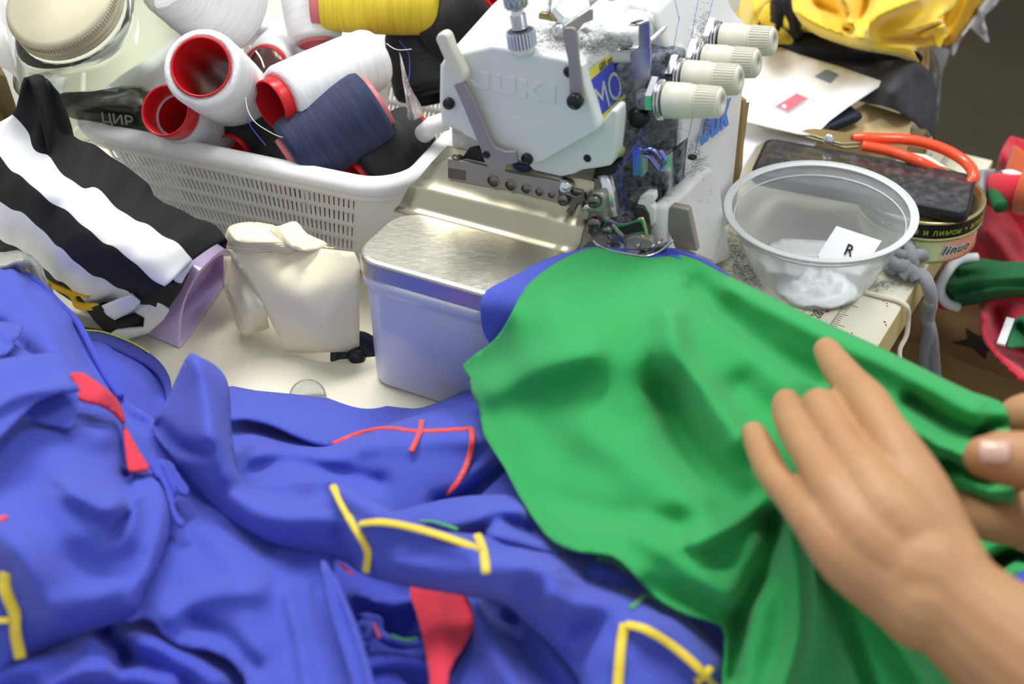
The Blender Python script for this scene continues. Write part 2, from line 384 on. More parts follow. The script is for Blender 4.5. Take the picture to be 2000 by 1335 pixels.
# inner mechanism behind the cover bottom
prism('inner_plate', pts(FB, [(960, 300), (1040, 318), (1100, 336), (1160, 330), (1150, 378), (1000, 345), (960, 330)], .0865), V * .004, mat('inner_olive', '8e8970', .5, .4, var=.5, vs=60), mc)
prism('purple_gasket', pts(FB, [(1000, 318), (1035, 326), (1030, 334), (1015, 334), (1003, 328)], .0845), V * .003, mat('gasket', '2c2f52', .5), mc)
# head body
prof2 = [(.018, .150), (.0165, .165), (.0178, .190), (.022, .1965), (.0285, .1995), (.0536, .2115), (.058, .2122), (.108, .2118), (.1115, .2095), (.1235, .1715), (.1235, .150), (.09, .140)]
def hb(b, rise, inn=0):
    cx = .07; cz = .175
    return [M(cx + (a - cx) * (1 - inn), b, cz + (c - cz) * (1 - inn) + (rise if c > .18 else 0)) for a, c in prof2]
o = rings('head_body', [hb(.0845, 0, .01), hb(.0855, 0), hb(.087 + .06, .010), hb(.19, .012), hb(.34, .014)], T['paint'], mc, smooth=False); bev(o, .0025, 3)
# main arm block to the right rear, with the knobs' sloped side
arm = [(.100, .02), (.150, .02), (.150, .172), (.146, .184), (.1375, .200), (.128, .2195), (.105, .2235), (.05, .2235), (.05, .02)]
o = rings('arm_body', [[M(a, .153, c) for a, c in arm], [M(a + (.004 if c < .18 else 0), .20, c) for a, c in arm], [M(a + (.006 if c < .18 else -.004), .262, c) for a, c in arm]], T['paint'], mc, smooth=False); bev(o, .004, 3)
# hump between head and arm
prism('arm_shoulder', [M(.10, .11, .196), M(.128, .125, .196), M(.128, .16, .196), M(.10, .16, .196)], Z * .022, T['paint'], mc, .004)
# lint covered recess wall
prism('recess_wall', [M(.118, .118, .05), M(.148, .150, .05), M(.148, .16, .05), M(.11, .16, .05)], Z * .148, T['lintmat'], mc, .003)
prism('recess_floor', pts(FB, [(1180, 330), (1215, 325), (1300, 300), (1310, 400), (1240, 420), (1190, 420)], .125), V * .02, T['lintmat'], mc, .002)
# clear strip and ledge right of the needle
prism('recess_side_plate', pts(FB, [(1312, 296), (1322, 290), (1331, 282), (1322, 384), (1314, 396), (1308, 400)], .135), V * .012, T['lintmat'], mc, .001)
prism('steel_strip', pts(FB, [(1296, 306), (1312, 297), (1311, 398), (1291, 413), (1291, 330)], .112), V * .002, T['chrome'], mc, .0006)
prism('side_ledge', [FA(1334, 330, .150), FA(1372, 300, .150), FA(1382, 306, .158), FA(1384, 322, .160), FA(1340, 372, .158), FA(1334, 378, .152)], -U * .014, T['paint'], mc, .002)
G().cyl(FA(1352, 308, .158), FA(1352, 308, .158) + Z * .001, .003).out('ledge_screw', T['black'], mc)
# looper cover
lc = [(1308, 402), (1340, 374), (1382, 330), (1392, 327), (1400, 334), (1410, 372), (1420, 440), (1425, 560), (1300, 560), (1298, 480)]
o = prism('looper_cover', [Vector((v_.x, v_.y, max(v_.z, .002))) for v_ in (FA(x, y, .166) for x, y in lc)], U * -.011, T['paint'], mc, .004)
prism('throat_shield', pts(FB, [(1306, 407), (1312, 402), (1342, 408), (1345, 412), (1362, 492), (1318, 486), (1300, 440)], .098), V * .006, mat('shield_taupe', '978f84', .38, .3), mc, .0012)
prism('shield_back', pts(FB, [(1255, 420), (1300, 405), (1303, 485), (1258, 485)], .104), V * .004, T['levermetal'], mc, .001)
prism('needle_plate', [P(1150, 470, .0978), P(1340, 485, .0978), P(1392, 507, .0978), P(1398, 530, .0978), P(1240, 540, .0978), P(1120, 500, .0978)], Z * -.004, T['chrome'], mc, .0006)
prism('chip_guard', [P(1310, 484, .099), P(1330, 487, .099), P(1328, 502, .099), P(1306, 496, .099)], -Z * .003, T['steel'], mc, .0004)
# face cover
fc = [(861, 128), (864, 118), (874, 111), (888, 106), (958, 90), (972, 91), (1111, 118), (1130, 124), (1137, 133), (1143, 165), (1171, 250), (1166, 256), (1120, 281), (1062, 314), (1045, 322), (1033, 324), (1018, 318), (978, 299), (905, 262), (889, 252), (862, 240), (859, 190)]
o = prism('face_cover', pts(FB, fc, .0765), V * .0095, T['paint2'], mc); bev(o, .0026, 4)
# cover swell below the lettering
swell = prism('face_cover_swell', pts(FB, [(900, 205), (960, 215), (1040, 232), (1160, 236), (1166, 252), (1062, 312), (1036, 321), (980, 297), (908, 262), (880, 235)], .0765), -V * .0006, T['paint2'], mc); bev(swell, .0005, 2)
lcv = [(1030, 322), (1062, 306), (1140, 262), (1168, 246), (1195, 214), (1205, 217), (1206, 235), (1200, 300), (1193, 324), (1172, 328), (1138, 333), (1120, 341), (1095, 346), (1068, 340), (1042, 334)]
o = prism('lower_cover', pts(FB, lcv, .0835), V * .014, T['paint2'], mc); bev(o, .002, 3)
BLK = {'J': ([(.62, 1), (1, 1), (1, .12), (.88, 0), (.12, 0), (0, .12), (0, .38), (.34, .38), (.34, .24), (.62, .24)], 1), 'U': ([(0, 1), (.36, 1), (.36, .24), (.64, .24), (.64, 1), (1, 1), (1, .12), (.88, 0), (.12, 0), (0, .12)], 1), 'K': ([(0, 0), (0, 1), (.34, 1), (.34, .62), (.66, 1), (1.05, 1), (.62, .52), (1.08, 0), (.66, 0), (.34, .38), (.34, 0)], 1.06), 'I': ([(0, 0), (0, 1), (.36, 1), (.36, 0)], .36)}
def block_text(name, s, org, xd, yd, w_, h_, gap, th, m, parent):
    xd = Vector(xd).normalized(); yd = Vector(yd); n_ = xd.cross(yd).normalized(); x = 0; g = G()
    if n_.dot(CAM - org) < 0: n_ = -n_
    for ch in s:
        pl, adv = BLK[ch]; g.prism([org + xd * (x + a * w_) + yd * b * h_ for a, b in pl], n_ * th); x += (adv + gap) * w_
    return g.out(name, m, parent, False)
bev(block_text('embossed_logo', 'JUKI', FB(912, 168, .0766), FB(1085, 203, .0766) - FB(912, 168, .0766), Z, .0152, .0118, .14, .0008, T['paint2'], mc), .0003)
def screw(x, y, b, r, m='black', h=.003, slot=True):
    c = FB(x, y, b); o = G().lathe([(-.001, r), (h * .7, r), (h, r * .85)], c, c - V, 24).out('screw', T[m], mc)
    if slot: s = G().box(c - V * h, (U * .8 + Z * .3) * r * .8, V * .0003, (Z * .8 - U * .3) * r * .14).out('screw_slot', T['blackhole'], mc, False)
screw(878, 201, .0760, .0036); screw(1125, 196, .0715, .0048, h=.004); screw(1031, 309, .0760, .0037); screw(1147, 309, .0832, .0024, h=.0005, slot=False); screw(1112, 140, .0762, .0034, h=.0015, slot=False)
# sticker on the sloped side
sA = MO + U * .1117 + V * .09 + Z * .2095; sd = (U * .012 - Z * .038).normalized(); sn = sd.cross(V).normalized(); 
if sn.dot(U) < 0: sn = -sn
def FS(x, y, l=0): return PLN(x, y, sA + sn * (.0006 + l), sn)
prism('sticker', [FS(*q) for q in ((1143, 142), (1202, 98), (1234, 178), (1172, 238))], sn * .0003, T['stickblue'], mc)
prism('sticker_band', [FS(*q, .0004) for q in ((1143, 142), (1202, 98), (1207, 110), (1149, 160))], sn * .0002, T['stickyel'], mc)
prism('sticker_band', [FS(*q, .0004) for q in ((1168, 232), (1231, 173), (1234, 178), (1172, 239))], sn * .0002, T['stickyel'], mc)
o1 = FS(1170, 228, .0007); x1 = FS(1212, 188, .0007) - o1
text('sticker_letters', 'MO', o1 , x1, FS(1160, 180, .0007) - o1, .0235, T['silver'], mc, .0001, .98)
o2 = FS(1172, 140, .0007); text('sticker_numbers', '6800 series', o2, FS(1204, 113, .0007) - o2, FS(1168, 128, .0007) - o2, .0062, T['black'], mc, .0001, .8)
# logo on the arm side
jo = FA(1369, 284, .1556); jx = (V * .9 + U * .07)
block_text('side_logo', 'JUK', FA(1367, 286, .1558), FA(1424, 242, .1562) - FA(1367, 286, .1558), Z, .0170, .0205, .14, .0004, T['blueink'], mc)
# ---- levers
def flat(name, l, b, th, m, bw=.0006): return prism(name, pts(FB, l, b), V * th, T[m] if isinstance(m, str) else m, mc, bw)
flat('presser_lever', [(885, 165), (903, 158), (925, 195), (958, 275), (966, 288), (986, 296), (1006, 296), (1010, 318), (990, 322), (985, 336), (960, 334), (947, 318), (938, 290), (922, 252), (905, 210)], .0690, .003, 'levermetal')
gl = flat('lever_cover', [(849, 77), (854, 68), (864, 64), (873, 71), (880, 92), (908, 148), (907, 160), (893, 166), (885, 160), (868, 120)], .0660, .008, 'knob', .0018)
flat('thread_take_up_plate', [(1099, 60), (1101, 55), (1117, 54), (1123, 58), (1126, 68), (1131, 120), (1139, 190), (1136, 204), (1122, 207), (1112, 197), (1111, 150), (1109, 120), (1099, 75)], .0715, .0022, 'levermetal')
screw(950, 302, .0688, .0024, h=.0006, slot=False)
# ---- top: presser regulator screw
ax0 = P(1021, 90, .2170); bb_ = (ax0 - MO).dot(V); ax1 = FB(997, -60, bb_); d = (ax1 - ax0).normalized()
G().lathe([(0, .007), (.006, .007), (.007, .005)], ax0 - d * .004, ax1, 24).out('regulator_washer', T['paint'], mc)
g = G(); n = 48; R = []
o = G().lathe([(.0, .0074), (.0007, .0078), (.0090, .0078), (.0098, .0070), (.0100, .0050)], ax0, ax1, 48).out('regulator_gear', mat('gear_dark', '5c606c', .5, .6), mc)
e = d.orthogonal().normalized(); f_ = d.cross(e); g = G()
for k in range(26):
    a = 2 * math.pi * k / 26; c = ax0 + d * .0048 + (e * math.cos(a) + f_ * math.sin(a)) * .0079; g.box(c, (e * math.cos(a) + f_ * math.sin(a)) * .0007, (f_ * math.cos(a) - e * math.sin(a)) * .00055, d * .0045)
g.out('gear_teeth', mat('gear_aluminium', 'd4d8e6', .4, .4), mc, False)
hel = []
for k in range(130):
    a = 2 * math.pi * k / 18; hel.append(ax0 + d * (.0105 + .0085 * k / 130) + (e * math.cos(a) + f_ * math.sin(a)) * .0042)
G().tube(hel, .0006, 6).out('spring', T['chrome'], mc)
G().cyl(ax0 + d * .01, ax0 + d * .026, .0036).out('regulator_stem', T['chrome'], mc)
km = mat('knurled_steel', 'b4b8c0', .3, 1, bump=1, bs=900)
G().lathe([(.022, .0042), (.023, .0060), (.024, .0066), (.050, .0068), (.055, .0068), (.056, .006)], ax0, ax1, 32).out('regulator_knob', km, mc)
g = G()
for s in (1, -1):
    for k in range(14):
        pl = [ax0 + d * (.024 + .0300 * t / 8) + (e * math.cos(2 * math.pi * k / 14 + s * t * .28) + f_ * math.sin(2 * math.pi * k / 14 + s * t * .28)) * .00685 for t in range(9)]
        g.tube(pl, .00028, 5)
g.out('knurling', T['chrome'], mc)
# ---- top: oil sight assembly (clear bracket with steel frame)
def TZ(x, y, c): return P(x, y, c)
prism('top_bracket', pts(FB, [(1097, 55), (1152, 18), (1157, 20), (1157, 40), (1140, 46), (1120, 70), (1104, 66)], .105), V * .0018, T['levermetal'], mc, .0004)
prism('clear_holder', pts(FB, [(1070, 28), (1098, -8), (1148, -8), (1152, 16), (1094, 52)], .112), V * .016, T['acryl'], mc, .001)
prism('brass_foot', pts(FB, [(1051, 26), (1056, 25), (1072, 27), (1086, 44), (1050, 38)], .106), V * .004, mat('brass_dull', '8e8458', .4, .7), mc, .001)
G().cyl(FB(1095, 76, .104), FB(1090, 48, .104), .0036).out('chrome_post', T['chrome'], mc)
G().tube([FB(1071, 26, .106), FB(1077, -10, .106)], .0012).out('wire_post', T['chrome'], mc)
prism('top_clip', pts(FB, [(1130, 60), (1142, 54), (1153, 62), (1145, 67)], .100), V * .002, T['levermetal'], mc, .0004)
prism('fibre_pad', [FB(x, y, .15) for x, y in ((1142, -6), (1200, -6), (1178, 16), (1160, 25), (1148, 18))], V * .003, mat('straw_pad', 'e6dcae', .8, bump=1, bs=300, stretch=(1, 6, 1)), mc, .0008)
# ---- thread guide bracket right of the sticker
prism('thread_guide_post', [FB(1247, 48, .117), FB(1268, 42, .117), FB(1271, 110, .117), FB(1271, 160, .117), FB(1263, 212, .117), FB(1242, 212, .117), FB(1230, 105, .117), FB(1247, 92, .117)], V * .0015, mat('guide_steel', 'a7abb8', .22, 1), mc, .0003)
g = G(); 
for y0, x0 in ((44, 1226), (94, 1205)):
    q = [FB(x0, y0 + 6, .112), FB(x0 + 14, y0 + 8, .112), FB(1248 if y0 < 90 else 1240, y0 + 6, .117), FB(1267 if y0 < 90 else 1248, y0 - 2, .118), FB(x0 + 20, y0 - 3, .120)]
    g = G().prism(q, Z * .0012)
    o = g.out('thread_guide_arm', T['chrome'], mc, False); bev(o, .0003)
    m1 = q[0].lerp(q[3], .42) + Z * .0013; G().box(m1, (q[3] - q[0]).normalized() * .0035, (q[4] - q[1]).normalized() * .0008, Z * .0002).out('guide_slot', T['blackhole'], mc, False)
c = FB(1248, 227, .112); G().lathe([(0, .0066), (.001, .0066), (.0012, .0058), (.005, .0056), (.0055, .0050)], c, c - V + U * .3, 28).out('guide_screw', T['black'], mc)
c = FZc = P(1222, 87, .213); G().cyl(c, c + Z * .002, .0042, 24).out('top_screw', T['lintmat'], mc)
G().tube([FB(1270, 80, .13), FA(1358, 1, .128), FA(1420, -60, .128)], .0013).out('guide_rod', T['chrome'], mc)
# ---- tension knobs
KX = (1.0, .03)
def tension(x, y):
    c = FA(x, y, .150); ax = (U + Z * .17 + V * .02).normalized(); e0 = c
    k = G().lathe([(.0045, .0084), (.0048, .0102), (.0052, .0108), (.0185, .0104), (.0190, .0100), (.0230, .0096), (.0238, .0092)], c, c + ax, 44).out('tension_knob', T['knob'], mc)
    kk = G().lathe([(.0232, .0088), (.0240, .0092), (.0375, .0083), (.0385, .0078), (.0392, .0066), (.0392, .0034), (.0360, .0030)], c, c + ax, 44, False).out('knob_cap', T['knob'], k)
    e = ax.orthogonal().normalized(); f2 = ax.cross(e); g = G()
    for i in range(34):
        a = 2 * math.pi * i / 34; dr = e * math.cos(a) + f2 * math.sin(a); tg = f2 * math.cos(a) - e * math.sin(a)
        p0 = c + ax * .0245 + dr * .0091; p1 = c + ax * .0372 + dr * .0083; g.prism([p0 - tg * .0004 - dr * .0004, p0 + tg * .0004 - dr * .0004, p0 + tg * .0003 + dr * .0008, p0 - tg * .0003 + dr * .0008], p1 - p0)
    g.out('knob_ribs', mat('knob_rib_plastic', 'e0decf', .4) if 'knob_rib_plastic' not in bpy.data.materials else bpy.data.materials['knob_rib_plastic'], k, False)
    G().cyl(c + ax * .034, c + ax * .0362, .0031, 16).out('knob_hole', T['lintmat'], k)
    for t, r in ((.0012, .0118), (.0030, .0114)):
        G().lathe([(t - .0006, r * .7), (t - .0007, r), (t - .0002, r + .0003), (t + .0002, r), (t + .0003, r * .7)], c, c + ax, 40).out('tension_disc', T['chrome'], k)
    G().cyl(c - ax * .012, c + ax * .005, .0062, 20).out('tension_post', T['lintmat'], k)
    b0 = c - ax * .006 + Z * .004
    q = [b0 + V * .002 + Z * .010, b0 - V * .008 + Z * .002, b0 - V * .006 - Z * .008, b0 + V * .004 - Z * .004]
    G().prism(q, ax * .004).out('guide_block', T['chrome'], k, False)
for q in ((1287, 195), (1325, 152), (1363, 120), (1397, 78)): tension(*q)
# ---- needle area
G().cyl(FB(1180, 338, .0935), FB(1199, 418, .0925), .0047, 24).out('presser_bar', mat('polished_bar', 'e6e6ec', .22, .75), mc)
G().cyl(FB(1199, 405, .098), FB(1205, 432, .097), .0072, 20).out('presser_bar_clamp', T['lintmat'], mc)
G().cyl(FB(1172, 332, .096), FB(1160, 338, .094), .004).out('bar_bush', T['black'], mc)
flat('cover_underside', [(1096, 344), (1192, 325), (1204, 322), (1200, 340), (1160, 350), (1110, 362)], .090, .012, 'blackhole')
flat('brass_nipple', [(1090, 345), (1118, 342), (1112, 354), (1088, 358)], .086, .006, mat('brass', 'a08548', .4, .7))
G().cyl(FB(1107, 353, .082), FB(1103, 375, .082), .0042).out('cam_pin', T['chrome'], mc); G().cyl(FB(1104, 366, .079), FB(1104, 366, .082), .0034).out('cam_face', T['white_pl'], mc)
flat('knife_arm', [(1088, 382), (1104, 378), (1125, 384), (1140, 378), (1143, 392), (1128, 398), (1122, 412), (1108, 416), (1104, 412), (1113, 408), (1112, 400), (1096, 396)], .0755, .004, 'darksteel')
screw(1102, 389, .0750, .0036, 'darksteel')
flat('knife_holder', [(1118, 370), (1136, 374), (1142, 402), (1128, 400), (1116, 396)], .082, .006, 'levermetal')
G().cyl(FB(1140, 400, .080), FB(1156, 404, .080), .0028).out('link_pin', T['chrome'], mc)
o = flat('hinge_block', [(1150, 385), (1158, 376), (1172, 376), (1182, 386), (1180, 412), (1172, 418), (1152, 414), (1148, 400)], .0760, .008, 'levermetal', .002); screw(1162, 392, .0750, .0042, 'darksteel')
o = flat('foot_shank', [(1174, 400), (1184, 400), (1184, 425), (1192, 436), (1184, 444), (1168, 434), (1165, 418)], .0800, .004, 'levermetal', .001)
# needle clamp and needles
G().ball(FB(1218, 424, .098), .0062, (1.2, 1, .9)).out('needle_clamp', T['lintmat'], mc)
for x in (1213, 1219): G().tube([FB(x - 6, 415, .097), FB(x, 440, .096), FB(x + 4, 476, .095)], .0006, 6).out('needle', T['chrome'], mc)
flat('needle_clip', [(1212, 428), (1215, 420), (1222, 418), (1226, 414), (1228, 420), (1219, 422), (1217, 434), (1213, 434)], .0935, .0008, 'chrome', .0002)
# white guard block right of needles
flat('eye_guard', [(1243, 400), (1250, 384), (1262, 376), (1278, 378), (1279, 392), (1272, 400), (1280, 408), (1279, 436), (1270, 444), (1267, 418), (1258, 402)], .094, .006, 'white_pl', .001)
flat('eye_guard_inner', [(1240, 402), (1256, 402), (1268, 416), (1268, 442), (1258, 430), (1245, 424)], .0945, .006, mat('olive_metal', '6f7560', .35, .8), .001)
flat('guard_lint', [(1222, 392), (1240, 376), (1262, 374), (1277, 378), (1262, 388), (1244, 400)], .1, .01, 'lintmat', .003)
# presser foot
def foot(x, y, c): return P(x, y, c)
zf = .0995
sole = [(1158, 472, zf + .0022), (1175, 484, zf + .0005), (1205, 494, zf), (1240, 500, zf), (1262, 502, zf), (1280, 497, zf + .0005), (1294, 489, zf + .003), (1304, 480, zf + .006), (1314, 471, zf + .009)]
L_ = crv([P(*q) for q in sole], 4)
wd = [Vector((.0, 0, 0)) + (V * .0085 - U * .002) * (1 if i < 24 else max(.25, 1 - (i - 24) * .11)) for i in range(len(L_))]
vs = []; 
for p, q in zip(L_, wd): vs += [p, p + q]
o = obj('foot_sole', vs, [(2 * i, 2 * i + 1, 2 * i + 3, 2 * i + 2) for i in range(len(L_) - 1)], T['chrome'], mc); solid(o, .0014, 0); bev(o, .0003)
o = G().tube([p + Z * .0008 for p in L_], .0007, 8).out('foot_rim', T['chrome'], mc)
flat('foot_body', [(1166, 436), (1176, 428), (1196, 432), (1209, 437), (1224, 436), (1248, 428), (1254, 426), (1258, 430), (1264, 456), (1262, 463), (1256, 460), (1252, 455), (1218, 461), (1220, 468), (1220, 484), (1214, 487), (1211, 478), (1205, 468), (1194, 462), (1190, 475), (1178, 470), (1160, 463), (1152, 452), (1158, 442)], .0785, .0016, mat('foot_steel', '9b98a4', .2, 1), .0004)
o = flat('foot_window', [(1200, 445), (1216, 443), (1246, 434), (1251, 436), (1257, 452), (1250, 452), (1216, 459), (1206, 458)], .0781, .0006, 'blackhole', 0)
flat('foot_latch', [(1194, 440), (1198, 438), (1218, 458), (1218, 463), (1210, 460), (1197, 446)], .0778, .0006, mat('latch_nickel', 'd8d2c4', .3, .8), .0002)
G().tube(crv([FB(x, y, .0775) for x, y in ((1246, 428), (1254, 426), (1257, 432), (1263, 456), (1260, 462), (1253, 459))], 4), .0008).out('foot_wire', mat('pale_brass', 'd8cf9e', .25, .9), mc)
flat('foot_left_plate', [(1150, 440), (1165, 436), (1176, 446), (1180, 458), (1194, 476), (1180, 474), (1160, 466), (1148, 455)], .0772, .0012, 'darksteel')
screw(1163, 436, .0775, .0045, 'darksteel'); screw(1188, 449, .0770, .0034, 'darksteel')
flat('foot_top_block', [(1214, 468), (1240, 460), (1272, 468), (1276, 478), (1262, 490), (1236, 492), (1216, 486)], .0800, .006, 'levermetal', .001)
for q in ((1240, 470), (1258, 480)): G().lathe([(0, .0026), (.002, .0026), (.0024, .002)], P(*q, .1025), P(*q, 1), 16).out('foot_screw', T['darksteel'], mc)
for a_, b_ in (((1272, 482), (1282, 474)), ((1284, 476), (1294, 467)), ((1244, 480), (1262, 466))): G().tube([P(*a_, .104), P(*b_, .104)], .0007, 6).out('foot_guide_wire', T['chrome'], mc)
# thread guides: curved wires, plate with holes
gb = mat('blued_steel', '8f93d6', .2, 1)
for l in (((1257, 292), (1272, 290), (1284, 298), (1294, 309)), ((1256, 303), (1268, 305), (1278, 316), (1288, 330)), ((1290, 294), (1297, 304), (1301, 314), (1296, 326), (1291, 331), (1288, 330))):
    G().tube(crv([FB(x, y, .098) for x, y in l], 5), .0012, 8, sx=1.6, nrm=V).out('thread_finger', gb, mc)
G().tube([FB(1243, 287, .098), FB(1258, 294, .098)], .0011).out('finger_stem', gb, mc)
flat('guide_strip', [(1234, 290), (1241, 284), (1247, 286), (1250, 300), (1254, 342), (1236, 344)], .098, .0012, gb, .0003)
flat('guide_strip_side', [(1248, 300), (1258, 306), (1258, 342), (1254, 346), (1250, 344)], .099, .006, 'steel', .0003)
flat('left_guide_arm', [(1206, 218), (1222, 216), (1222, 240), (1218, 262), (1215, 285), (1200, 312), (1196, 300), (1204, 275), (1209, 252)], .098, .002, 'levermetal')
G().tube(crv([FB(x, y, .0965) for x, y in ((1218, 221), (1213, 222), (1212, 234), (1214, 246))], 4), .0009).out('left_guide_wire', T['chrome'], mc)
G().ball(FB(1208, 293, .097), .0042).out('guide_nut', mat('dull_brass', 'b9ae84', .5, .4), mc)
flat('thread_eyelet', [(1196, 322), (1204, 318), (1210, 326), (1206, 338), (1198, 338)], .0935, .0012, gb, .0003)
# threads
def thr(name, l, r=.00018, m='thread'):
    return G().tube([q if isinstance(q, Vector) else FB(*q) for q in l], r, 5).out(name, T[m], mc)
thr('needle_thread', [(1253, 250, .1), (1243, 284, .096), (1205, 328, .092), (1224, 414, .093)])
thr('needle_thread', [(1268, 262, .1), (1243, 284, .096), (1208, 330, .092), (1228, 414, .093)]); thr('needle_thread', [(1240, 290, .097), (1262, 284, .097)])
thr('looper_thread', [(1241, 305, .095), (1207, 330, .092), (1213, 380, .093), (1222, 418, .093)]); thr('looper_thread', [(1262, 265, .1), (1245, 285, .095)])
for a_, b_ in (((1250, 0), (1283, 62)), ((1318, 0), (1327, 40)), ((1364, 0), (1350, 76)), ((1392, 0), (1381, 44)), ((1327, 32), (1313, 108)), ((1284, 70), (1278, 140)), ((1278, 140), (1298, 162))):
    thr('top_thread', [FA(a_[0], a_[1], .146), FA(b_[0], b_[1], .148)], .00018)
for a_, b_ in (((1352, 230), (1338, 300)), ((1372, 232), (1357, 300))): thr('side_thread', [FA(*a_, .158), FA(*b_, .161)], .00018)
# ------------------------------------------------------------------ basket of thread
def PD(x, y, dist): r = ray(x, y).normalized(); return CAM + r * dist
def dist(p): return (Vector(p) - CAM).length
bw1 = P(140, 247, .088); bw2 = P(700, 362, .088); e1 = (bw1 - bw2); e1.z = 0; e1.normalize(); e2 = Vector((e1.y, -e1.x, 0)); 
if e2.dot(V) < 0: e2 = -e2
bR = P(870, 285, .088); s = (bR - bw2).dot(-e1)
BC = bw2 - e1 * s; BC.z = 0     # front right corner under the rim line
BL, BD = .262, .205
def bring(ins, z, r, dens=None):
    """rounded rectangle; x runs left from the front right corner"""
    out = []
    x0, x1, y0, y1 = ins, BL - ins, ins, BD - ins
    def q(x, y): out.append(BC + e1 * x + e2 * y + Z * z)
    def arc(cx, cy, s):
        for k in range(9):
            t = math.radians(s + 90 * k / 8); q(cx + r * math.cos(t), cy + r * math.sin(t))
    def line(a, b, cols):
        for k in range(1, cols):
            # alternating rib and slot columns
            t = (k // 2 * 4.3 + (2.95 if k % 2 else 0)) / (cols / 2 * 4.3); q(a[0] + (b[0] - a[0]) * t, a[1] + (b[1] - a[1]) * t)
    arc(x0 + r, y0 + r, 180); line((x0 + r, y0), (x1 - r, y0), 100); arc(x1 - r, y0 + r, 270); line((x1, y0 + r), (x1, y1 - r), 68)
    arc(x1 - r, y1 - r, 0); line((x1 - r, y1), (x0 + r, y1), 100); arc(x0 + r, y1 - r, 90); line((x0, y1 - r), (x0, y0 + r), 68)
    return out
zl = [(.001, 0)]
z = .012
rows = [.0035] 
lv = [.001, .0075]
for k in range(5): lv += [.0085 + k * .0135, .0085 + k * .0135 + .0093]
lv += [.080, .086]
R = [bring(.024 - .022 * z / .088, z, .030) for z in lv]
n = len(R[0]); vs = [p for r in R for p in r]; fs = []
flags = []
def segs():
    f = [0] * 9
    for cols in (140, 92, 140, 68):
        pass
    return f
fl = []
for cols in (140, 92, 140, 68):
    fl += [0] * 9; fl += [1 if k % 2 else 0 for k in range(1, cols)]
# slot columns: segment that starts at an odd column index
for i in range(len(R) - 1):
    srow = 2 <= i < 12 and i % 2 == 0
    for k in range(n):
        if srow and fl[k] and fl[(k + 1) % n] == 0 and 0 < k < n - 1: continue
        fs.append((i * n + k, i * n + (k + 1) % n, (i + 1) * n + (k + 1) % n, (i + 1) * n + k))
fs.append(tuple(range(n))[::-1])
bk = thing('plastic_basket', 'white slotted plastic basket heaped with cones of thread', 'basket', BC + e1 * BL / 2 + e2 * BD / 2)
o = obj('basket_wall', vs, fs, T['white_pl'], bk, True); solid(o, .0007)
rim = bring(.0, .088, .034)
rim = [p for i, p in enumerate(rim) if fl[i] == 0 or i % 3 == 0]
o = G().tube(rim, .0082, 12, True, sx=.8, nrm=(0, 0, 1)).out('basket_rim', T['white_pl'], bk)
G().tube([p - Z * .006 for p in rim], .0045, 10, True, sx=1.4, nrm=(0, 0, 1)).out('rim_lip', T['white_pl'], bk)
G().tube([P(872, 236, .112), P(845, 245, .110), P(826, 262, .100)], .0065, 14).out('basket_handle', T['white_pl'], bk)
# spools
def spool(A, B, rA, rB, wm, cm, label, pA=.004, pB=.003, cA=.7, cB=.6, core=None, cat='thread spool'):
    A = Vector(A); B = Vector(B); L_ = (B - A).length; t = thing('thread_spool', label, cat, A, 'cones of sewing thread in the basket')
    t.rotation_mode = 'QUATERNION'; t.rotation_quaternion = (B - A).to_track_quat('Z', 'Y'); WL[t] = Vector((0, 0, 0))
    a0, b0 = Vector((0, 0, 0)), Vector((0, 0, 1)); ca, cb = core or (rA * cA, rB * cB)
    ed = min(.004, rA * .16)
    pr = [(ed * .1, ca), (0, rA - ed * 1.6), (ed * .35, rA - ed * .4), (ed * 1.3, rA), (L_ * .35, rA * .66 + rB * .34 + .0006), (L_ * .7, rA * .32 + rB * .68 + .0005), (L_ - ed * 1.3, rB), (L_ - ed * .35, rB - ed * .4), (L_, rB - ed * 1.6), (L_ - ed * .1, cb)]
    G().lathe(pr, a0, b0, 48, False).out('thread_winding', T[wm], t)
    th = .0014; q = [(-pA, ca - th), (-pA - .0006, ca - th * .5), (-pA, ca), (-pA + .004, ca), (L_ + pB, cb), (L_ + pB + .0006, cb - th * .5), (L_ + pB, cb - th), (L_ * .5, (ca + cb) / 2 - th), (-pA, ca - th)]
    G().lathe(q, a0, b0, 40, False).out('cone_core', T[cm], t)
    return t
k_ = .00037
A = P(393, 131, .160); spool(A, PD(468, 190, dist(A) + .095), .0262, .0245, 'w_white', 'redcore', 'white thread spool facing out, wide red open core, centre of heap', .0012, .003, core=(.0200, .015))
A = P(345, 226, .112); spool(A, PD(425, 262, dist(A) + .055), .0182, .0180, 'w_grey', 'redcore', 'grey-white spool with long empty red end, over basket front rim', .0165, .002, core=(.0178, .012))
A = P(548, 197, .122); spool(A, P(732, 113, .127), .0240, .0225, 'w_white', 'redcore', 'large white thread spool lying just above the navy spool', .0085, .0025, core=(.0180, .0145))
A = P(570, 308, .088); spool(A, PD(735, 200, dist(A) + .004), .0265, .0262, 'w_navy', 'pinkcore', 'dusty navy blue thread spool in front of the heap', .003, .0025, core=(.016, .0185))
A = P(628, 2, .150); spool(A, P(862, 6, .150), .0215, .0240, 'w_yel', 'pinkcore', 'yellow thread spool with pink core at the top of the heap', .0055, .0045, core=(.0190, .0125))
A = P(320, -45, .185); spool(A, PD(452, 12, dist(A) + .045), .0262, .0385, 'w_white', 'pinkcore', 'biggest white thread spool, beside the jar, cut off by the photo top', .0, .001, core=(.0125, .012))
A = P(522, 128, .110); spool(A, PD(556, 92, dist(A) + .08), .0175, .0185, 'w_white', 'redcore', 'spool showing only its dark red opening between two white spools', .010, .002, core=(.0160, .012))
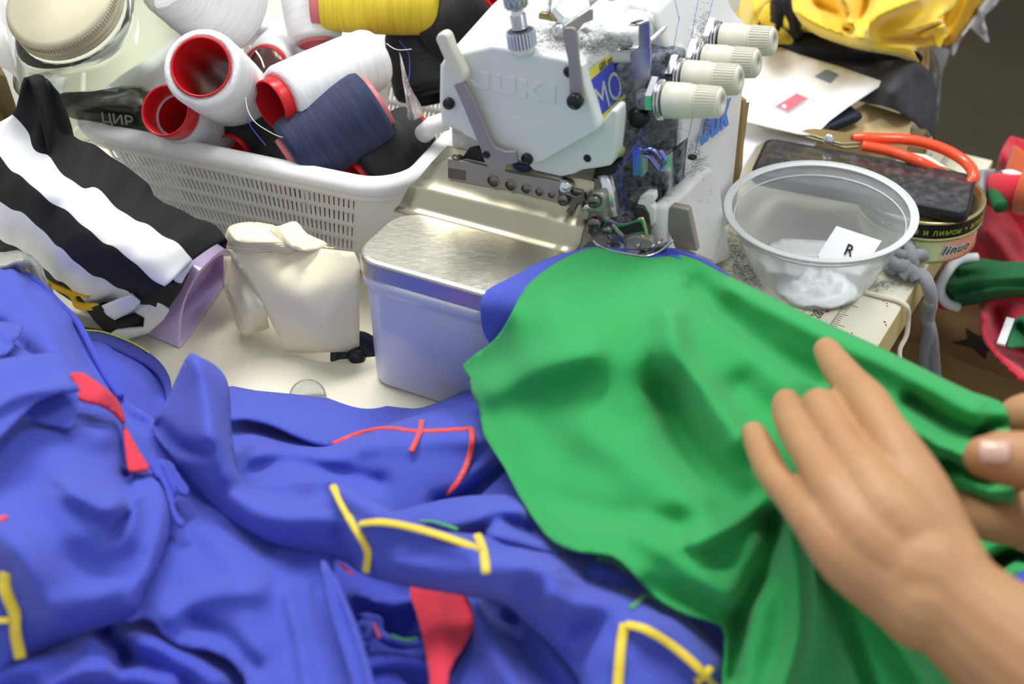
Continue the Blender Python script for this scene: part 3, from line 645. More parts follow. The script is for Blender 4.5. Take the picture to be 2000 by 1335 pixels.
spool(P(618, 82, .120), P(598, -50, .16), .0200, .0215, 'w_white', 'pinkcore', 'plastic wrapped white spool standing behind, left of the yellow spool', .002, .002)
spool(P(842, 185, .085), P(812, 52, .125), .0270, .0250, 'w_black', 'w_black', 'large black spool standing between yellow spool and sewing machine', .003, .002)
spool(P(965, -10, .165), P(850, 72, .125), .0210, .0200, 'w_black', 'redcore', 'black spool highest behind the machine head at photo top', .002, .004)
spool(P(458, 292, .075), P(520, 232, .08), .0190, .0190, 'w_black', 'redcore', 'small black spool under the two white spools by the rim', .003, .002)
spool(P(700, 345, .068), P(818, 255, .085), .0235, .0225, 'w_black', 'redcore', 'black thread spool tucked right of the navy spool', .003, .004)
0 and spool(P(900, 160, .05), P(1010, 60, .07), .0240, .0240, 'w_black', 'redcore', 'black spool hidden low behind the machine head', .002, .002)
0 and spool(P(640, 230, .035), P(770, 160, .05), .025, .024, 'w_black', 'redcore', 'black spool at the bottom of the basket under the large white one', .002, .002)
for i_, (x_, c_) in enumerate(((.035, 'redcore'), (.085, 'redcore'), (.135, 'redcore'), (.19, 'redcore'))):
    a_ = BC + e1 * x_ + e2 * .052 + Z * .030; b_ = BC + e1 * (x_ + .038) + e2 * .155 + Z * .034
    if i_ in (0, 2): spool(a_, b_, .0220, .0210, 'w_black', c_, ['black spool low in the basket, seen through the slots nearest the front right corner', '', 'black spool low in the basket, seen through the middle slots of the front side', ''][i_], .012, .002)
    else: spool(a_, b_, .0210, .0200, 'w_grey', c_, ['', 'grey-white spool low in the basket, seen through slots left of the corner one', '', 'grey-white spool low in the basket, leftmost behind the slotted front side'][i_], .016, .002)
def loose(l, m, label, r=.0003):
    o = G().tube(crv([P(*q) for q in l], 6), r, 6).out('loose_thread', m); tag(o, label, 'thread', 'loose thread ends'); return o
wt = mat('loose_white_thread', 'e8e8ea', .7)
loose([(480, 190, .14), (484, 215, .135), (500, 240, .13), (535, 262, .125), (552, 268, .12)], wt, 'loose white thread end hanging below the red core of large white spool')
loose([(482, 228, .14), (492, 250, .13), (520, 285, .12)], T['thread'], 'loose blue thread hanging between the white spools and the rim')
loose([(755, 85, .15), (775, 97, .15), (804, 96, .15)], wt, 'short white thread end sticking out at the far end of the white spool')
loose([(780, 80, .14), (798, 105, .13), (800, 140, .12), (797, 160, .115)], T['thread'], 'blue thread curving down the black spool beside machine')
loose([(500, 100, .15), (510, 115, .15), (516, 132, .15)], wt, 'short thick white thread over the dark red opening', .0006)
# ripped clear film between black spool and navy spool
film = mat('clear_film', 'f2f4f6', .12, trans=.85, alpha=.75)
o = sheet('plastic_film_scrap', [(780, 100), (800, 165), (822, 205), (826, 225), (800, 235), (793, 200)], [(780, 140, .135), (822, 205, .12), (800, 235, .11), (793, 190, .13)], film, [([(785, 150), (808, 230)], .006, 8)], 5, .0003)
tag(o, 'crumpled clear plastic scrap at the navy spool end', 'plastic film')

# ------------------------------------------------------------------ jar
gold = mat('champagne_metal', 'c6bfa4', .5, .35, var=.12, vs=30); jarm = mat('clear_jar_plastic', 'eef2ec', .06, trans=.96, ior=1.3)
LC = P(114, -6, .185); nax = (CAM - LC).normalized(); nax = (nax - RT * .50 + UP * .60).normalized()
jr = thing('clear_jar', 'clear square plastic jar with champagne metal screw lid lying tilted left of spools', 'jar', LC - nax * .12)
JS = .93
lp = [(0, .0385), (.0005, .0425), (.002, .0432), (.0035, .0424), (.005, .0424), (.0062, .0432), (.0075, .0424), (.009, .0424), (.0145, .0424), (.0165, .0410), (.0170, .038), (.0165, .0)]
G().lathe([(a_, b_ * JS) for a_, b_ in lp], LC - nax * .017, LC, 64).out('jar_lid', gold, jr)
e = nax.orthogonal().normalized(); f_ = nax.cross(e); g = G()
for k in range(110):
    a = 2 * math.pi * k / 110; dr = e * math.cos(a) + f_ * math.sin(a); g.box(LC - nax * .005 + dr * .0425 * JS, dr * .0004, (f_ * math.cos(a) - e * math.sin(a)) * .0005, nax * .0026)
g.out('lid_knurling', gold, jr, False)
G().lathe([(0, .038), (.003, .0405), (.006, .0405), (.0065, .036)], LC - nax * .0225, LC, 48, False).out('jar_neck', jarm, jr)
jx = (RT - nax * RT.dot(nax)).normalized(); jx = (jx + nax.cross(jx) * .12).normalized(); jy = nax.cross(jx)
def jring(h, t, r):
    out = []
    for cx, cy, s in ((h - r, h - r, 0), (-h + r, h - r, 90), (-h + r, -h + r, 180), (h - r, -h + r, 270)):
        for k in range(7):
            a = math.radians(s + 15 * k); out.append(LC - nax * t + jx * (cx + r * math.cos(a)) + jy * (cy + r * math.sin(a)))
    return out
o = rings('jar_body', [jring(.040, .020, .038), jring(.046, .026, .036), jring(.0515, .034, .018), jring(.0515, .10, .016), jring(.048, .104, .014), jring(.02, .1045, .01)], jarm, jr, False, True); solid(o, .0012)
# dark green printed packet under the jar
pk = thing('food_packet', 'dark green printed packet between jar and basket rim', 'packet', P(200, 230, .09))
dg = mat('packet_green', '1f2a18', .3, var=.3, vs=30)
sheet('packet_film', [(112, 186), (180, 178), (262, 166), (300, 190), (300, 262), (200, 240), (130, 226)], [(120, 186, .12), (262, 170, .115), (300, 262, .093), (130, 226, .098), (200, 205, .108)], dg, [([(150, 215), (260, 215)], .003, 20)], 8, .001, parent=pk)
lf = mat('leaf_print_pink', 'd99a84', .4); lf2 = mat('leaf_print_green', 'b9b878', .4); lf3 = mat('leaf_print_dim', '5b6a48', .4)
for (x, y, a, l, m_) in ((195, 200, -30, 26, lf), (215, 212, -10, 26, lf), (205, 222, 40, 18, lf), (240, 200, 30, 22, lf), (262, 180, 25, 26, lf2), (150, 195, -20, 24, lf3), (180, 228, 20, 22, lf3), (245, 218, 10, 20, lf), (232, 230, 15, 14, lf3)):
    q = []
    for t in range(10):
        th = 2 * math.pi * t / 10; u_, v_ = math.cos(th) * l / 2, math.sin(th) * l * .17; ca_, sa_ = math.cos(math.radians(a)), math.sin(math.radians(a))
        X_ = (x + u_ * ca_ - v_ * sa_, y + u_ * sa_ + v_ * ca_); q.append(P(*X_, .1215 - (X_[1] - 178) * .00046))
    G().prism(q, Z * .0002).out('leaf_print', m_, pk, False)
text('packet_letters', 'ЦИР', P(198, 238, .1000), P(262, 246, .0990) - P(198, 238, .1000), Z, .0105, mat('packet_ink', '8f9a80', .4), pk, .0002, 1.1)

# ------------------------------------------------------------------ things at the far left
o = sheet('white_plastic_bag', [(-40, -60), (180, -60), (150, 60), (120, 200), (70, 260), (20, 260), (-40, 150)], [(-40, -60, .10), (180, -60, .08), (60, 100, .09), (120, 200, .06), (20, 260, .03)], mat('white_film', 'dfe0de', .45, bump=.3, bs=40), [([(60, 80), (100, 220)], .012, 16), ([(20, 0), (60, 240)], .012, 18)], 12, .0006)
tag(o, 'dull white plastic sheet behind the jar at the top left', 'plastic sheet')
o = sheet('paper_sheet', [(-40, 30), (2, 42), (14, 70), (28, 125), (45, 175), (64, 198), (56, 190), (32, 152), (0, 130), (-40, 120)], [(-40, 30, .17), (14, 70, .17), (45, 175, .13), (-40, 120, .15)], mat('printed_paper', 'f0efea', .7, var=.25, vs=90, vcol='9a9a98'), [], 7, .0004)
tag(o, 'white printed paper corner curling in at the left photo edge', 'paper')
bb = mat('brown_board', '6e5d3a', .7)
o = prism('brown_carton', [P(-60, 128, .13), P(2, 130, .13), P(12, 150, .13), P(34, 215, .11), P(30, 250, .09), P(-60, 300, .09)], -Z * .03, bb); tag(o, 'brown cardboard box edge at the left photo border', 'cardboard box')

# ------------------------------------------------------------------ striped stuffed cloth
blk = mat('black_jersey', '0e0f12', .8, weave=.3, bs=900, var=.2, vs=14, vcol='22242a'); wht = mat('white_jersey', 'eff0f2', .8, weave=.25, bs=900, var=.12, vs=9, vcol='e0d8b8')
def resamp(l, n):
    q = np.array(cr(l, 8)); s = np.r_[0, np.cumsum(np.linalg.norm(np.diff(q[:, :2], axis=0), axis=1))]; s /= s[-1]; t = np.linspace(0, 1, n)
    return np.c_[[np.interp(t, s, q[:, i]) for i in range(q.shape[1])]].T
def loft(name, lines, bands, mats, parent=None, n=70, sub=6, thick=.0015, wr=.0014, seed=1):
    Ls = [resamp(l, n) for l in lines]; W = [[P(*p) for p in l] for l in Ls]; cols = []
    for i in range(n):
        cols.append(crv([w[i] for w in W], sub))
    k = len(cols[0]); rg = random.Random(seed); vs = []
    ph = [rg.uniform(0, 6) for _ in range(6)]
    for i in range(n):
        for j in range(k):
            t = i / n * 6; s = j / k * 3
            dz = wr * (math.sin(t * 2.3 + s * 1.7 + ph[0]) + .7 * math.sin(t * 4.1 - s * 2.9 + ph[1]) + .5 * math.sin(t * 8.3 + s * 3.1 + ph[2])) * (1 if 0 < j < k - 1 else .3)
            vs.append(cols[i][j] + Z * dz)
    fs = []; mi = []
    for i in range(n - 1):
        for j in range(k - 1): fs.append((i * k + j, (i + 1) * k + j, (i + 1) * k + j + 1, i * k + j + 1)); mi.append(bands[min(j // sub, len(bands) - 1)])
    o = obj(name, vs, fs, None, parent, True, mats, mi); solid(o, thick, 0); return o
sc_ = thing('striped_cushion', 'black and white striped stuffed jersey cushion with yellow stains left of basket', 'cushion', P(200, 560, 0))
E0 = [(66, 176, .165), (88, 165, .160), (112, 178, .155), (128, 215, .135), (132, 258, .12), (182, 292, .108), (222, 318, .10), (284, 352, .095), (300, 384, .09), (348, 408, .086), (412, 446, .080), (438, 470, .076)]
E1 = [(27, 230, .135), (55, 252, .13), (66, 288, .125), (92, 303, .12), (115, 334, .115), (160, 371, .112), (190, 374, .11), (245, 415, .106), (298, 452, .10), (345, 478, .095), (366, 498, .088), (375, 510, .083)]
E2 = [(-30, 268, .125), (0, 302, .12), (40, 345, .115), (88, 388, .11), (120, 402, .108), (165, 440, .105), (215, 478, .10), (262, 516, .092), (300, 540, .085), (322, 556, .08)]
E3 = [(-50, 340, .10), (-10, 385, .095), (45, 420, .09), (90, 450, .085), (125, 488, .08), (165, 525, .07), (215, 552, .062), (245, 560, .058), (262, 572, .056)]
E4 = [(-60, 440, .05), (0, 468, .05), (45, 487, .048), (85, 515, .045), (115, 550, .04), (155, 574, .035), (170, 588, .03), (200, 588, .03), (225, 585, .03)]
E5 = [(-60, 470, .01), (0, 495, .01), (45, 512, .01), (85, 540, .01), (115, 570, .01), (150, 592, .008), (175, 604, .008), (210, 612, .008), (230, 612, .01)]
Eb = [(90, 200, .02), (110, 205, .02), (130, 230, .02), (140, 260, .02), (160, 300, .02), (200, 335, .02), (240, 360, .02), (300, 395, .02), (330, 430, .02), (370, 455, .02), (420, 480, .03), (436, 490, .04)]
Eb = []
for q_ in E0:
    w_ = P(*q_); w_.z = min(.008 + .066 * max(0, (q_[0] - 240) / 190), q_[2] - .006); Eb.append((*PX(w_), w_.z))
loft('cushion_cover', [Eb, E0, E1, E2, E3, E4, E5], [0, 0, 1, 0, 1, 0], [blk, wht], sc_, wr=.0016)
sheet('folded_black_hem', [(258, 572), (300, 548), (345, 545), (366, 528), (352, 562), (322, 604), (290, 590), (275, 590)], [(258, 572, .058), (345, 545, .066), (366, 528, .072), (322, 604, .03), (275, 590, .05)], blk, [], 7, .002, parent=sc_, smooth_out=0)
sheet('folded_white_hem', [(201, 595), (232, 582), (258, 572), (275, 588), (262, 603), (228, 622), (212, 612)], [(201, 595, .042), (258, 572, .062), (275, 588, .055), (228, 622, .035)], wht, [], 7, .002, parent=sc_, smooth_out=0)
sheet('white_end_panel', [(276, 590), (300, 580), (330, 602), (318, 620), (290, 645), (235, 662), (216, 650), (230, 640), (280, 636), (282, 615), (262, 604)], [(276, 590, .046), (330, 602, .035), (290, 645, .012), (235, 662, .002), (262, 604, .04)], wht, [], 7, .002, parent=sc_, smooth_out=0)
sheet('black_end_panel', [(172, 600), (200, 594), (228, 622), (262, 610), (283, 622), (280, 640), (250, 648), (215, 650), (190, 625)], [(172, 600, .03), (262, 610, .034), (283, 632, .015), (215, 650, .004), (228, 618, .034)], blk, [], 7, .002, parent=sc_, smooth_out=0)
sheet('white_corner', [(338, 538), (374, 510), (360, 535), (352, 548)], [(338, 538, .072), (374, 510, .083), (360, 540, .068)], wht, [], 6, .002, parent=sc_)
st = mat('yellow_stain', 'b5953a', .8)
for (x, y, a, b_) in ((165, 521, 5, 3), (178, 548, 9, 2), (218, 600, 4, 2), (160, 545, 2, 1)):
    pass
o = sheet('yellow_jersey', [(90, 545), (120, 556), (150, 570), (168, 572), (170, 580), (148, 578), (150, 588), (168, 592), (190, 592), (186, 602), (165, 606), (145, 600), (135, 580), (100, 562)], [(90, 545, .03), (150, 570, .035), (186, 600, .036), (140, 585, .03)], mat('yellow_cloth_small', 'e2b21c', .8, weave=.3, bs=900), [([(100, 555), (170, 582)], .003, 8)], 5, .0015); tag(o, 'small crumpled yellow jersey scrap under the striped cushion', 'cloth')
o = sheet('clear_plastic_bag', [(0, 492), (40, 490), (75, 510), (90, 540), (105, 570), (100, 600), (70, 600), (30, 560), (-40, 530), (-40, 495)], [(0, 492, .06), (75, 510, .055), (100, 590, .03), (30, 560, .05)], mat('bag_film', 'e6e4dc', .15, trans=.6), [([(0, 520), (60, 510), (90, 560)], .01, 14), ([(40, 500), (60, 590)], .006, 8)], 6, .0004, wob=.6); tag(o, 'crumpled clear plastic bag between striped cushion and blue cloth', 'plastic bag')
o = G().prism([P(60, 630, 0), P(215, 655, 0), P(225, 668, 0), P(120, 690, 0)], Z * .004).out('cardboard_piece', bb, None, False); tag(o, 'brown cardboard piece under the end of the striped cushion', 'cardboard')

# ------------------------------------------------------------------ lavender tray
lav = mat('lavender_silicone', 'd6c2ee', .25, trans=.15, sss=.35, coat=.3)
fr = [(442, 486, .040), (447, 535, .012), (405, 605, .001), (358, 672, .001), (349, 670, .004), (352, 615, .026), (368, 565, .036), (397, 520, .044)]
bk_ = [(424, 476, .040), (425, 510, .012), (370, 575, .001), (300, 648, .001), (291, 642, .004), (318, 595, .026), (342, 550, .038), (372, 510, .046)]
Fv = crv([P(*q) for q in fr], 5, True); Bv = crv([P(*q) for q in bk_], 5, True); n = len(Fv)
cen = sum(Fv, Vector()) / n; Iv = [p.lerp(cen, .12) for p in Fv]
vs = Bv + Fv + Iv + [p.lerp(cen, .2) + (b - p) * .8 for p, b in zip(Fv, Bv)]
fs = [(r * n + k, r * n + (k + 1) % n, (r + 1) * n + (k + 1) % n, (r + 1) * n + k) for r in range(3) for k in range(n)] + [tuple(range(3 * n, 4 * n)), tuple(range(n))[::-1]]
o = obj('lavender_tray', vs, fs, lav); bev(o, .001); tag(o, 'translucent lavender plastic tray standing at the end of the striped cushion', 'tray')

# ------------------------------------------------------------------ folded cream cloth
cm = mat('cream_cotton', 'f3eacb', .85, weave=.2, bs=700, sss=.05, var=.05, vs=20)
cs = thing('folded_cream_cloth', 'stack of folded cream cotton cloth left of the machine box', 'cloth', P(580, 660, 0))
for k in range(4):
    dx = k * 5; dy = -k * 5
    sheet('under_fold', [(452 - dx, 500), (475, 530), (520, 605), (527 - dx, 640 + dy), (478 - dx, 658 + dy), (468 - dx, 620 + dy), (442 - dx * .5, 560)], [(452, 500, .055 - k * .004), (520, 605, .034 - k * .003), (527, 640, .010 + k * .001), (478, 658, .006 + k * .001), (442, 560, .035 - k * .004)], cm, [([(470, 560), (495, 640)], .002, 10)], 8, .0012, parent=cs, wob=.4, smooth_out=0)
sheet('main_fold', [(444, 492), (452, 487), (560, 487), (692, 492), (700, 560), (702, 684), (690, 686), (630, 688), (560, 687), (545, 660), (520, 610), (485, 548)], [(444, 492, .066), (692, 492, .072), (560, 487, .07), (700, 680, .004), (560, 687, .002), (500, 570, .045), (620, 560, .058), (600, 630, .03)], cm, [([(520, 520), (600, 610), (640, 680)], .003, 40)], 10, .002, parent=cs, smooth_out=2)
for k in range(6):
    sheet('top_fold', [(440 + k * 2, 478 - k * 4), (446, 448 - k), (475, 434), (520, 436 + k), (560, 450 + k * 4), (640 + k * 3, 488 - k), (560, 492 - k * 4), (470, 492 - k * 4)], [(440, 478, .066 + k * .0022), (475, 434, .066 + k * .002), (640, 488, .070 + k * .001), (470, 492, .068 + k * .0022)], cm, [([(460, 460), (520, 470), (560, 485)], .003, 12)], 8, .0012, parent=cs, wob=.4)
sheet('loose_corner', [(528, 448), (548, 440), (578, 432), (600, 456), (640, 476), (600, 488), (560, 480)], [(528, 448, .078), (578, 432, .082), (640, 476, .075), (560, 480, .078)], cm, [([(545, 445), (575, 480)], .004, 8)], 7, .0015, parent=cs)
# ------------------------------------------------------------------ right of the machine: boards, papers, felt
kraft = mat('kraft_card', 'a98c5e', .8, var=.2, vs=30); kraft2 = mat('pale_card', 'd6bd8c', .8, var=.12, vs=25)
for i, (a_, b_, c_, d_) in enumerate((((1430, 178), (1452, 196), (1440, 300), (1410, 420)), ((1440, 230), (1458, 200), (1424, 400), (1405, 440)))):
    bq = .268 + i * .006; q = [FB(a_[0], a_[1], bq), FB(b_[0], b_[1], bq), FB(c_[0] + 4, c_[1] + 30, bq), FB(d_[0] + 10, d_[1], bq), FB(d_[0] - 2, d_[1] - 10, bq)]
    o = G().prism(q, V * .002 + U * (.0015)).out('cardboard_sheet', kraft, None, False); tag(o, ['taller brown cardboard sheet leaning right behind the machine side', 'lower brown cardboard sheet with pale edge leaning outermost beside the machine'][i], 'cardboard', 'cardboard leaning by the machine')
pw = mat('white_paper', 'f8f9fc', .7)
# stack of card below the papers
o = prism('card_stack', [P(1590, 262, .040), P(1690, 200, .040), P(1781, 228, .040), P(1777, 262, .040), P(1700, 275, .040)], -Z * .018, kraft2, None, .001); tag(o, 'pale brown cardboard piece under the dark felt and behind the scissors', 'cardboard')
o = prism('wood_strip', [P(1660, 240, .03), P(1812, 252, .03), P(1816, 262, .03), P(1815, 276, .022), P(1660, 276, .022)], -Z * .012, mat('wood_grey', '9c8a6a', .7, var=.4, vs=40, stretch=(1, 8, 1)), None, .001); tag(o, 'thin greyish wooden strip below the pale cardboard', 'wood strip')
felt = mat('charcoal_felt', '3c3f46', .95, var=.35, vs=60, vcol='55585f', bump=.6, bs=500)
felt2 = mat('black_felt', '1d1e22', .95, var=.3, vs=60, vcol='34363c', bump=.6, bs=500)
o = sheet('black_cloth', [(1490, 80), (1520, 60), (1600, 60), (1700, 70), (1790, 100), (1800, 120), (1760, 128), (1700, 128), (1640, 120), (1560, 108), (1510, 98)], [(1490, 80, .05), (1600, 60, .07), (1800, 110, .06), (1640, 120, .056)], felt2, [([(1550, 85), (1700, 105)], .005, 12)], 9, .003); tag(o, 'black felt cloth flat below the yellow bundle', 'cloth')
o = sheet('charcoal_felt_sheet', [(1560, 108), (1640, 112), (1720, 118), (1775, 118), (1800, 125), (1822, 150), (1829, 190), (1828, 240), (1826, 280), (1812, 262), (1780, 232), (1740, 212), (1690, 198), (1650, 180), (1600, 150)], [(1560, 108, .052), (1720, 118, .058), (1800, 130, .058), (1826, 190, .03), (1826, 275, -.01), (1780, 232, .046), (1690, 198, .048), (1760, 170, .066), (1650, 150, .055)], felt, [([(1740, 175), (1775, 128), (1800, 130)], .010, 22, 26)], 8, .003); tag(o, 'charcoal felt sheet curving down over the table edge at right', 'felt sheet')
o = sheet('navy_cloth_scrap', [(1585, 262), (1610, 235), (1650, 205), (1668, 212), (1684, 226), (1672, 240), (1640, 252), (1612, 266)], [(1585, 262, .046), (1650, 205, .052), (1684, 228, .048), (1612, 266, .044)], mat('navy_denim', '22273a', .85, var=.3, vs=80), [([(1600, 255), (1675, 226)], .004, 7)], 6, .003); tag(o, 'small folded navy cloth under the right edge of white paper', 'cloth')
pb_ = thing('lower_paper', 'lower plain white paper poking out under the stamped sheet, beside phone', 'paper', P(1480, 280, .035))
sheet('paper_face', [(1440, 235), (1460, 240), (1560, 262), (1600, 272), (1590, 285), (1500, 272), (1478, 285), (1452, 330), (1430, 400), (1410, 360)], [(1440, 235, .045), (1600, 272, .046), (1452, 330, .034), (1430, 400, .02), (1500, 272, .040)], pw, [], 9, .0004, parent=pb_, smooth_out=0)
pa_ = thing('stamped_paper', 'white paper sheet with a small red stamp and a grey-blue stamp', 'paper', P(1580, 170, .05))
PZ = lambda x, y: .060 - (y - 80) * .00003
PO = [(1425, 60), (1500, 84), (1560, 106), (1640, 130), (1727, 160), (1722, 166), (1660, 206), (1620, 236), (1592, 265), (1560, 262), (1500, 248), (1452, 236), (1420, 225)]
sheet('paper_face', PO, [(1430, 80, .0586), (1500, 84, .061), (1727, 160, .064), (1590, 265, .050), (1455, 238, .0555), (1600, 170, .0575)], pw, [], 10, .0004, parent=pa_, smooth_out=0, key='paper')
def decal(name, key, poly, m, parent, lift=.0004):
    q = np.array(poly, float); z = HF[key](q)
    return G().prism([P(a, b, zz + lift) for (a, b), zz in zip(q, z)], Z * .0001).out(name, m, parent, False)
redp = mat('stamp_red', 'd4687a', .6, var=.2, vs=300, vcol='e8a0aa'); bgr = mat('stamp_blue_grey', '7f96a4', .6, var=.3, vs=200, vcol='98aab4'); gry = mat('stamp_border', 'b8bcbc', .6)
decal('stamp_border', 'paper', [(1511, 208), (1556, 180), (1582, 192), (1539, 222)], gry, pa_); decal('red_stamp', 'paper', [(1516, 207), (1556, 183), (1577, 192), (1539, 218)], redp, pa_, .0006)
decal('stamp_mark', 'paper', [(1526, 208), (1531, 203), (1536, 207), (1534, 212)], pw, pa_, .0008)
decal('blue_grey_stamp', 'paper', [(1591, 149), (1612, 136), (1621, 137), (1638, 146), (1622, 162)], bgr, pa_)
# ---- yellow bundle
yc = mat('yellow_fleece', 'f6d22c', .85, weave=.2, bs=800, sheen=.3, var=.08, vs=12, vcol='dcae18')
yb = thing('yellow_cloth_bundle', 'bright yellow folded fabric bundle with black cloth between, at top right', 'fabric', P(1650, 60, .06))
sheet('yellow_back_layer', [(1440, -40), (1900, -40), (1890, 20), (1850, 70), (1760, 90), (1600, 60), (1450, 40)], [(1440, -40, .08), (1900, -40, .08), (1850, 70, .07), (1600, 60, .075), (1450, 40, .06)], yc, [([(1700, -30), (1760, 60)], .012, 20)], 12, .003, parent=yb)
sheet('yellow_left_roll', [(1440, 20), (1428, -40), (1520, -40), (1500, 0), (1482, 30), (1478, 60), (1492, 78), (1482, 84), (1462, 76), (1448, 60)], [(1440, 20, .08), (1520, -40, .12), (1482, 30, .105), (1465, 70, .07)], yc, [([(1480, -20), (1462, 60)], .012, 16)], 8, .004, parent=yb)
sheet('black_inner_cloth', [(1500, -10), (1560, -20), (1562, 20), (1575, 50), (1590, 75), (1560, 84), (1510, 72), (1482, 60), (1486, 20)], [(1500, -10, .075), (1560, 0, .085), (1590, 75, .06), (1482, 60, .06)], felt2, [([(1515, 0), (1520, 60)], .010, 8), ([(1548, 0), (1556, 66)], .014, 10)], 7, .003, parent=yb)
sheet('yellow_inner_twist', [(1495, 44), (1520, 50), (1540, 66), (1548, 84), (1500, 86), (1478, 90), (1490, 70)], [(1495, 44, .075), (1548, 80, .064), (1480, 88, .06)], yc, [([(1490, 80), (1530, 66)], .006, 8)], 6, .003, parent=yb)
YM = [(1546, 2), (1570, -30), (1700, -40), (1860, -30), (1866, 10), (1845, 24), (1830, 34), (1843, 50), (1845, 70), (1836, 92), (1822, 84), (1800, 92), (1780, 98), (1795, 118), (1788, 125), (1750, 110), (1690, 100), (1640, 86), (1590, 66), (1560, 40)]
YR = [([(1550, 20), (1600, 52), (1680, 78), (1780, 96)], .014, 10, 26), ([(1560, 4), (1600, 36), (1670, 52)], .012, 12, 22), ([(1640, -20), (1660, 44)], .016, 14, 10), ([(1680, 70), (1720, 30), (1790, 0)], .016, 20, 14), ([(1700, 76), (1770, 60), (1840, 40)], .010, 14, 10), ([(1660, 56), (1690, 20), (1690, -30)], -.008, 12), ([(1600, 10), (1650, 30)], -.005, 12), ([(1700, 80), (1790, 74), (1830, 60)], -.006, 9)]
sheet('yellow_main_fold', YM, [(1546, 2, .095), (1570, -30, .11), (1700, -40, .13), (1860, -30, .11), (1845, 70, .078), (1836, 92, .07), (1788, 122, .064), (1690, 100, .066), (1590, 66, .072), (1660, 30, .10), (1760, 40, .10)], yc, YR, 7, .004, parent=yb, smooth_out=3)
sheet('yellow_rolled_hem', [(1790, 60), (1815, 56), (1842, 46), (1846, 60), (1838, 92), (1826, 86), (1822, 70), (1800, 76)], [(1790, 60, .088), (1842, 46, .095), (1838, 92, .078), (1800, 76, .084)], yc, [([(1800, 66), (1840, 52)], .005, 6)], 5, .003, parent=yb)
sheet('yellow_right_flap', [(1850, 20), (1862, -20), (1940, -30), (1922, 0), (1890, 50), (1862, 84), (1842, 88), (1846, 60)], [(1850, 20, .09), (1940, -30, .08), (1862, 84, .05), (1846, 60, .07)], mat('ochre_fleece', 'd9a81e', .9, weave=.2, bs=800), [([(1900, -20), (1856, 70)], .008, 10)], 7, .003, parent=yb)
wf = mat('milky_plastic', 'd4d6da', .3, trans=.15)
o = sheet('white_plastic_wrap', [(1862, 84), (1890, 46), (1922, -4), (1940, -40), (1965, -40), (1950, 4), (1925, 30), (1925, 48), (1932, 84), (1905, 62), (1893, 56), (1880, 74), (1862, 110)], [(1862, 100, .035), (1890, 46, .05), (1940, -40, .07), (1950, 4, .05), (1932, 84, .03)], wf, [([(1940, -20), (1880, 70)], .01, 10), ([(1915, 20), (1925, 60)], .006, 7)], 6, .0006, wob=.5); tag(o, 'torn milky plastic wrap hanging from the right side of yellow bundle', 'plastic wrap')
o = sheet('grey_plastic_strip', [(1796, 90), (1840, 92), (1855, 100), (1846, 130), (1838, 160), (1832, 230), (1822, 240), (1826, 160), (1812, 120)], [(1796, 90, .04), (1855, 100, .02), (1832, 230, -.06), (1812, 120, .03)], mat('grey_film', '8f929a', .4), [([(1815, 95), (1835, 130), (1828, 200)], .01, 8)], 6, .001); tag(o, 'grey plastic strip hanging down beside the felt at the table corner', 'plastic strip')
o = prism('upright_card', [P(1788, 96, .058), P(1812, 92, .058), P(1812, 140, .03), P(1796, 126, .03)], V * .004, kraft2); tag(o, 'narrow pale card end between yellow bundle and grey plastic', 'cardboard')
# ---- tin, phone, scissors
tinm = mat('tin_gold', 'c9bf8a', .25, .9); tinb = mat('tin_black_print', '15161a', .35, .2)
TC = P(1788, 453, 0); TCz = Vector((TC.x, TC.y, 0)); r_ = .0438
def tinm2():
    m = mat('tin_gradient_print', 'c9bf8a', .28, .55); nt = m.node_tree; N = nt.nodes; L = nt.links; tc = N.new('ShaderNodeTexCoord'); sx = N.new('ShaderNodeSeparateXYZ'); L.new(tc.outputs['Object'], sx.inputs[0])
    mr = N.new('ShaderNodeMapRange'); mr.inputs[1].default_value = -.02; mr.inputs[2].default_value = .045; L.new(sx.outputs[0], mr.inputs[0])
    cr_ = N.new('ShaderNodeValToRGB'); cr_.color_ramp.elements[0].color = (*srgb('a9b878'), 1); cr_.color_ramp.elements[1].color = (*srgb('b0a070'), 1)
    for p, c in ((.35, 'b9c790'), (.55, 'd9a184'), (.8, 'e0876a')): q = cr_.color_ramp.elements.new(p); q.color = (*srgb(c), 1)
    L.new(mr.outputs[0], cr_.inputs[0]); L.new(cr_.outputs[0], N['Principled BSDF'].inputs['Base Color']); return m
tn = thing('round_tin', 'round gold tin with black lettered lid band, carrying the phone', 'tin', TCz)
G().lathe([(.0003, r_ - .002), (0, r_ - .0006), (.0012, r_), (.0025, r_ - .0006), (.0200, r_ - .0006)], TCz, TCz + Z, 72).out('tin_body', tinm2(), tn)
G().lathe([(.0195, r_ - .0004), (.0195, r_ + .0012), (.0205, r_ + .0016), (.0215, r_ + .0008)], TCz, TCz + Z, 72, False).out('tin_bead', tinm, tn)
G().lathe([(.0212, r_ + .0006), (.0330, r_ + .0006)], TCz, TCz + Z, 72, False).out('lid_band', tinb, tn)
G().lathe([(.0328, r_ + .0008), (.0342, r_ + .0012), (.0350, r_ + .0002), (.0346, r_ - .0022), (.0335, r_ - .003), (.0335, 0.0001)], TCz, TCz + Z, 72, False).out('tin_lid', tinm, tn)
def arc_text(name, s, rad, z, a0, size, m, sx=1.0):
    a = a0
    adv = {' ': .35, '•': .5, 'и': .62, 'м': .75, 'л': .62, 'о': .6, 'н': .62, 'i': .28, 'l': .28}
    for ch in s:
        wd_ = adv.get(ch, .6) * size * sx
        if ch != ' ':
            th = a + wd_ / 2 / rad; dr = Vector((math.sin(th), -math.cos(th), 0)); tg = Vector((math.cos(th), math.sin(th), 0))
            text(name, ch, TCz + dr * (rad + .0003) - tg * wd_ / 2 + Z * z, tg, Z, size, m, tn, .0001, sx)
        a += wd_ / rad
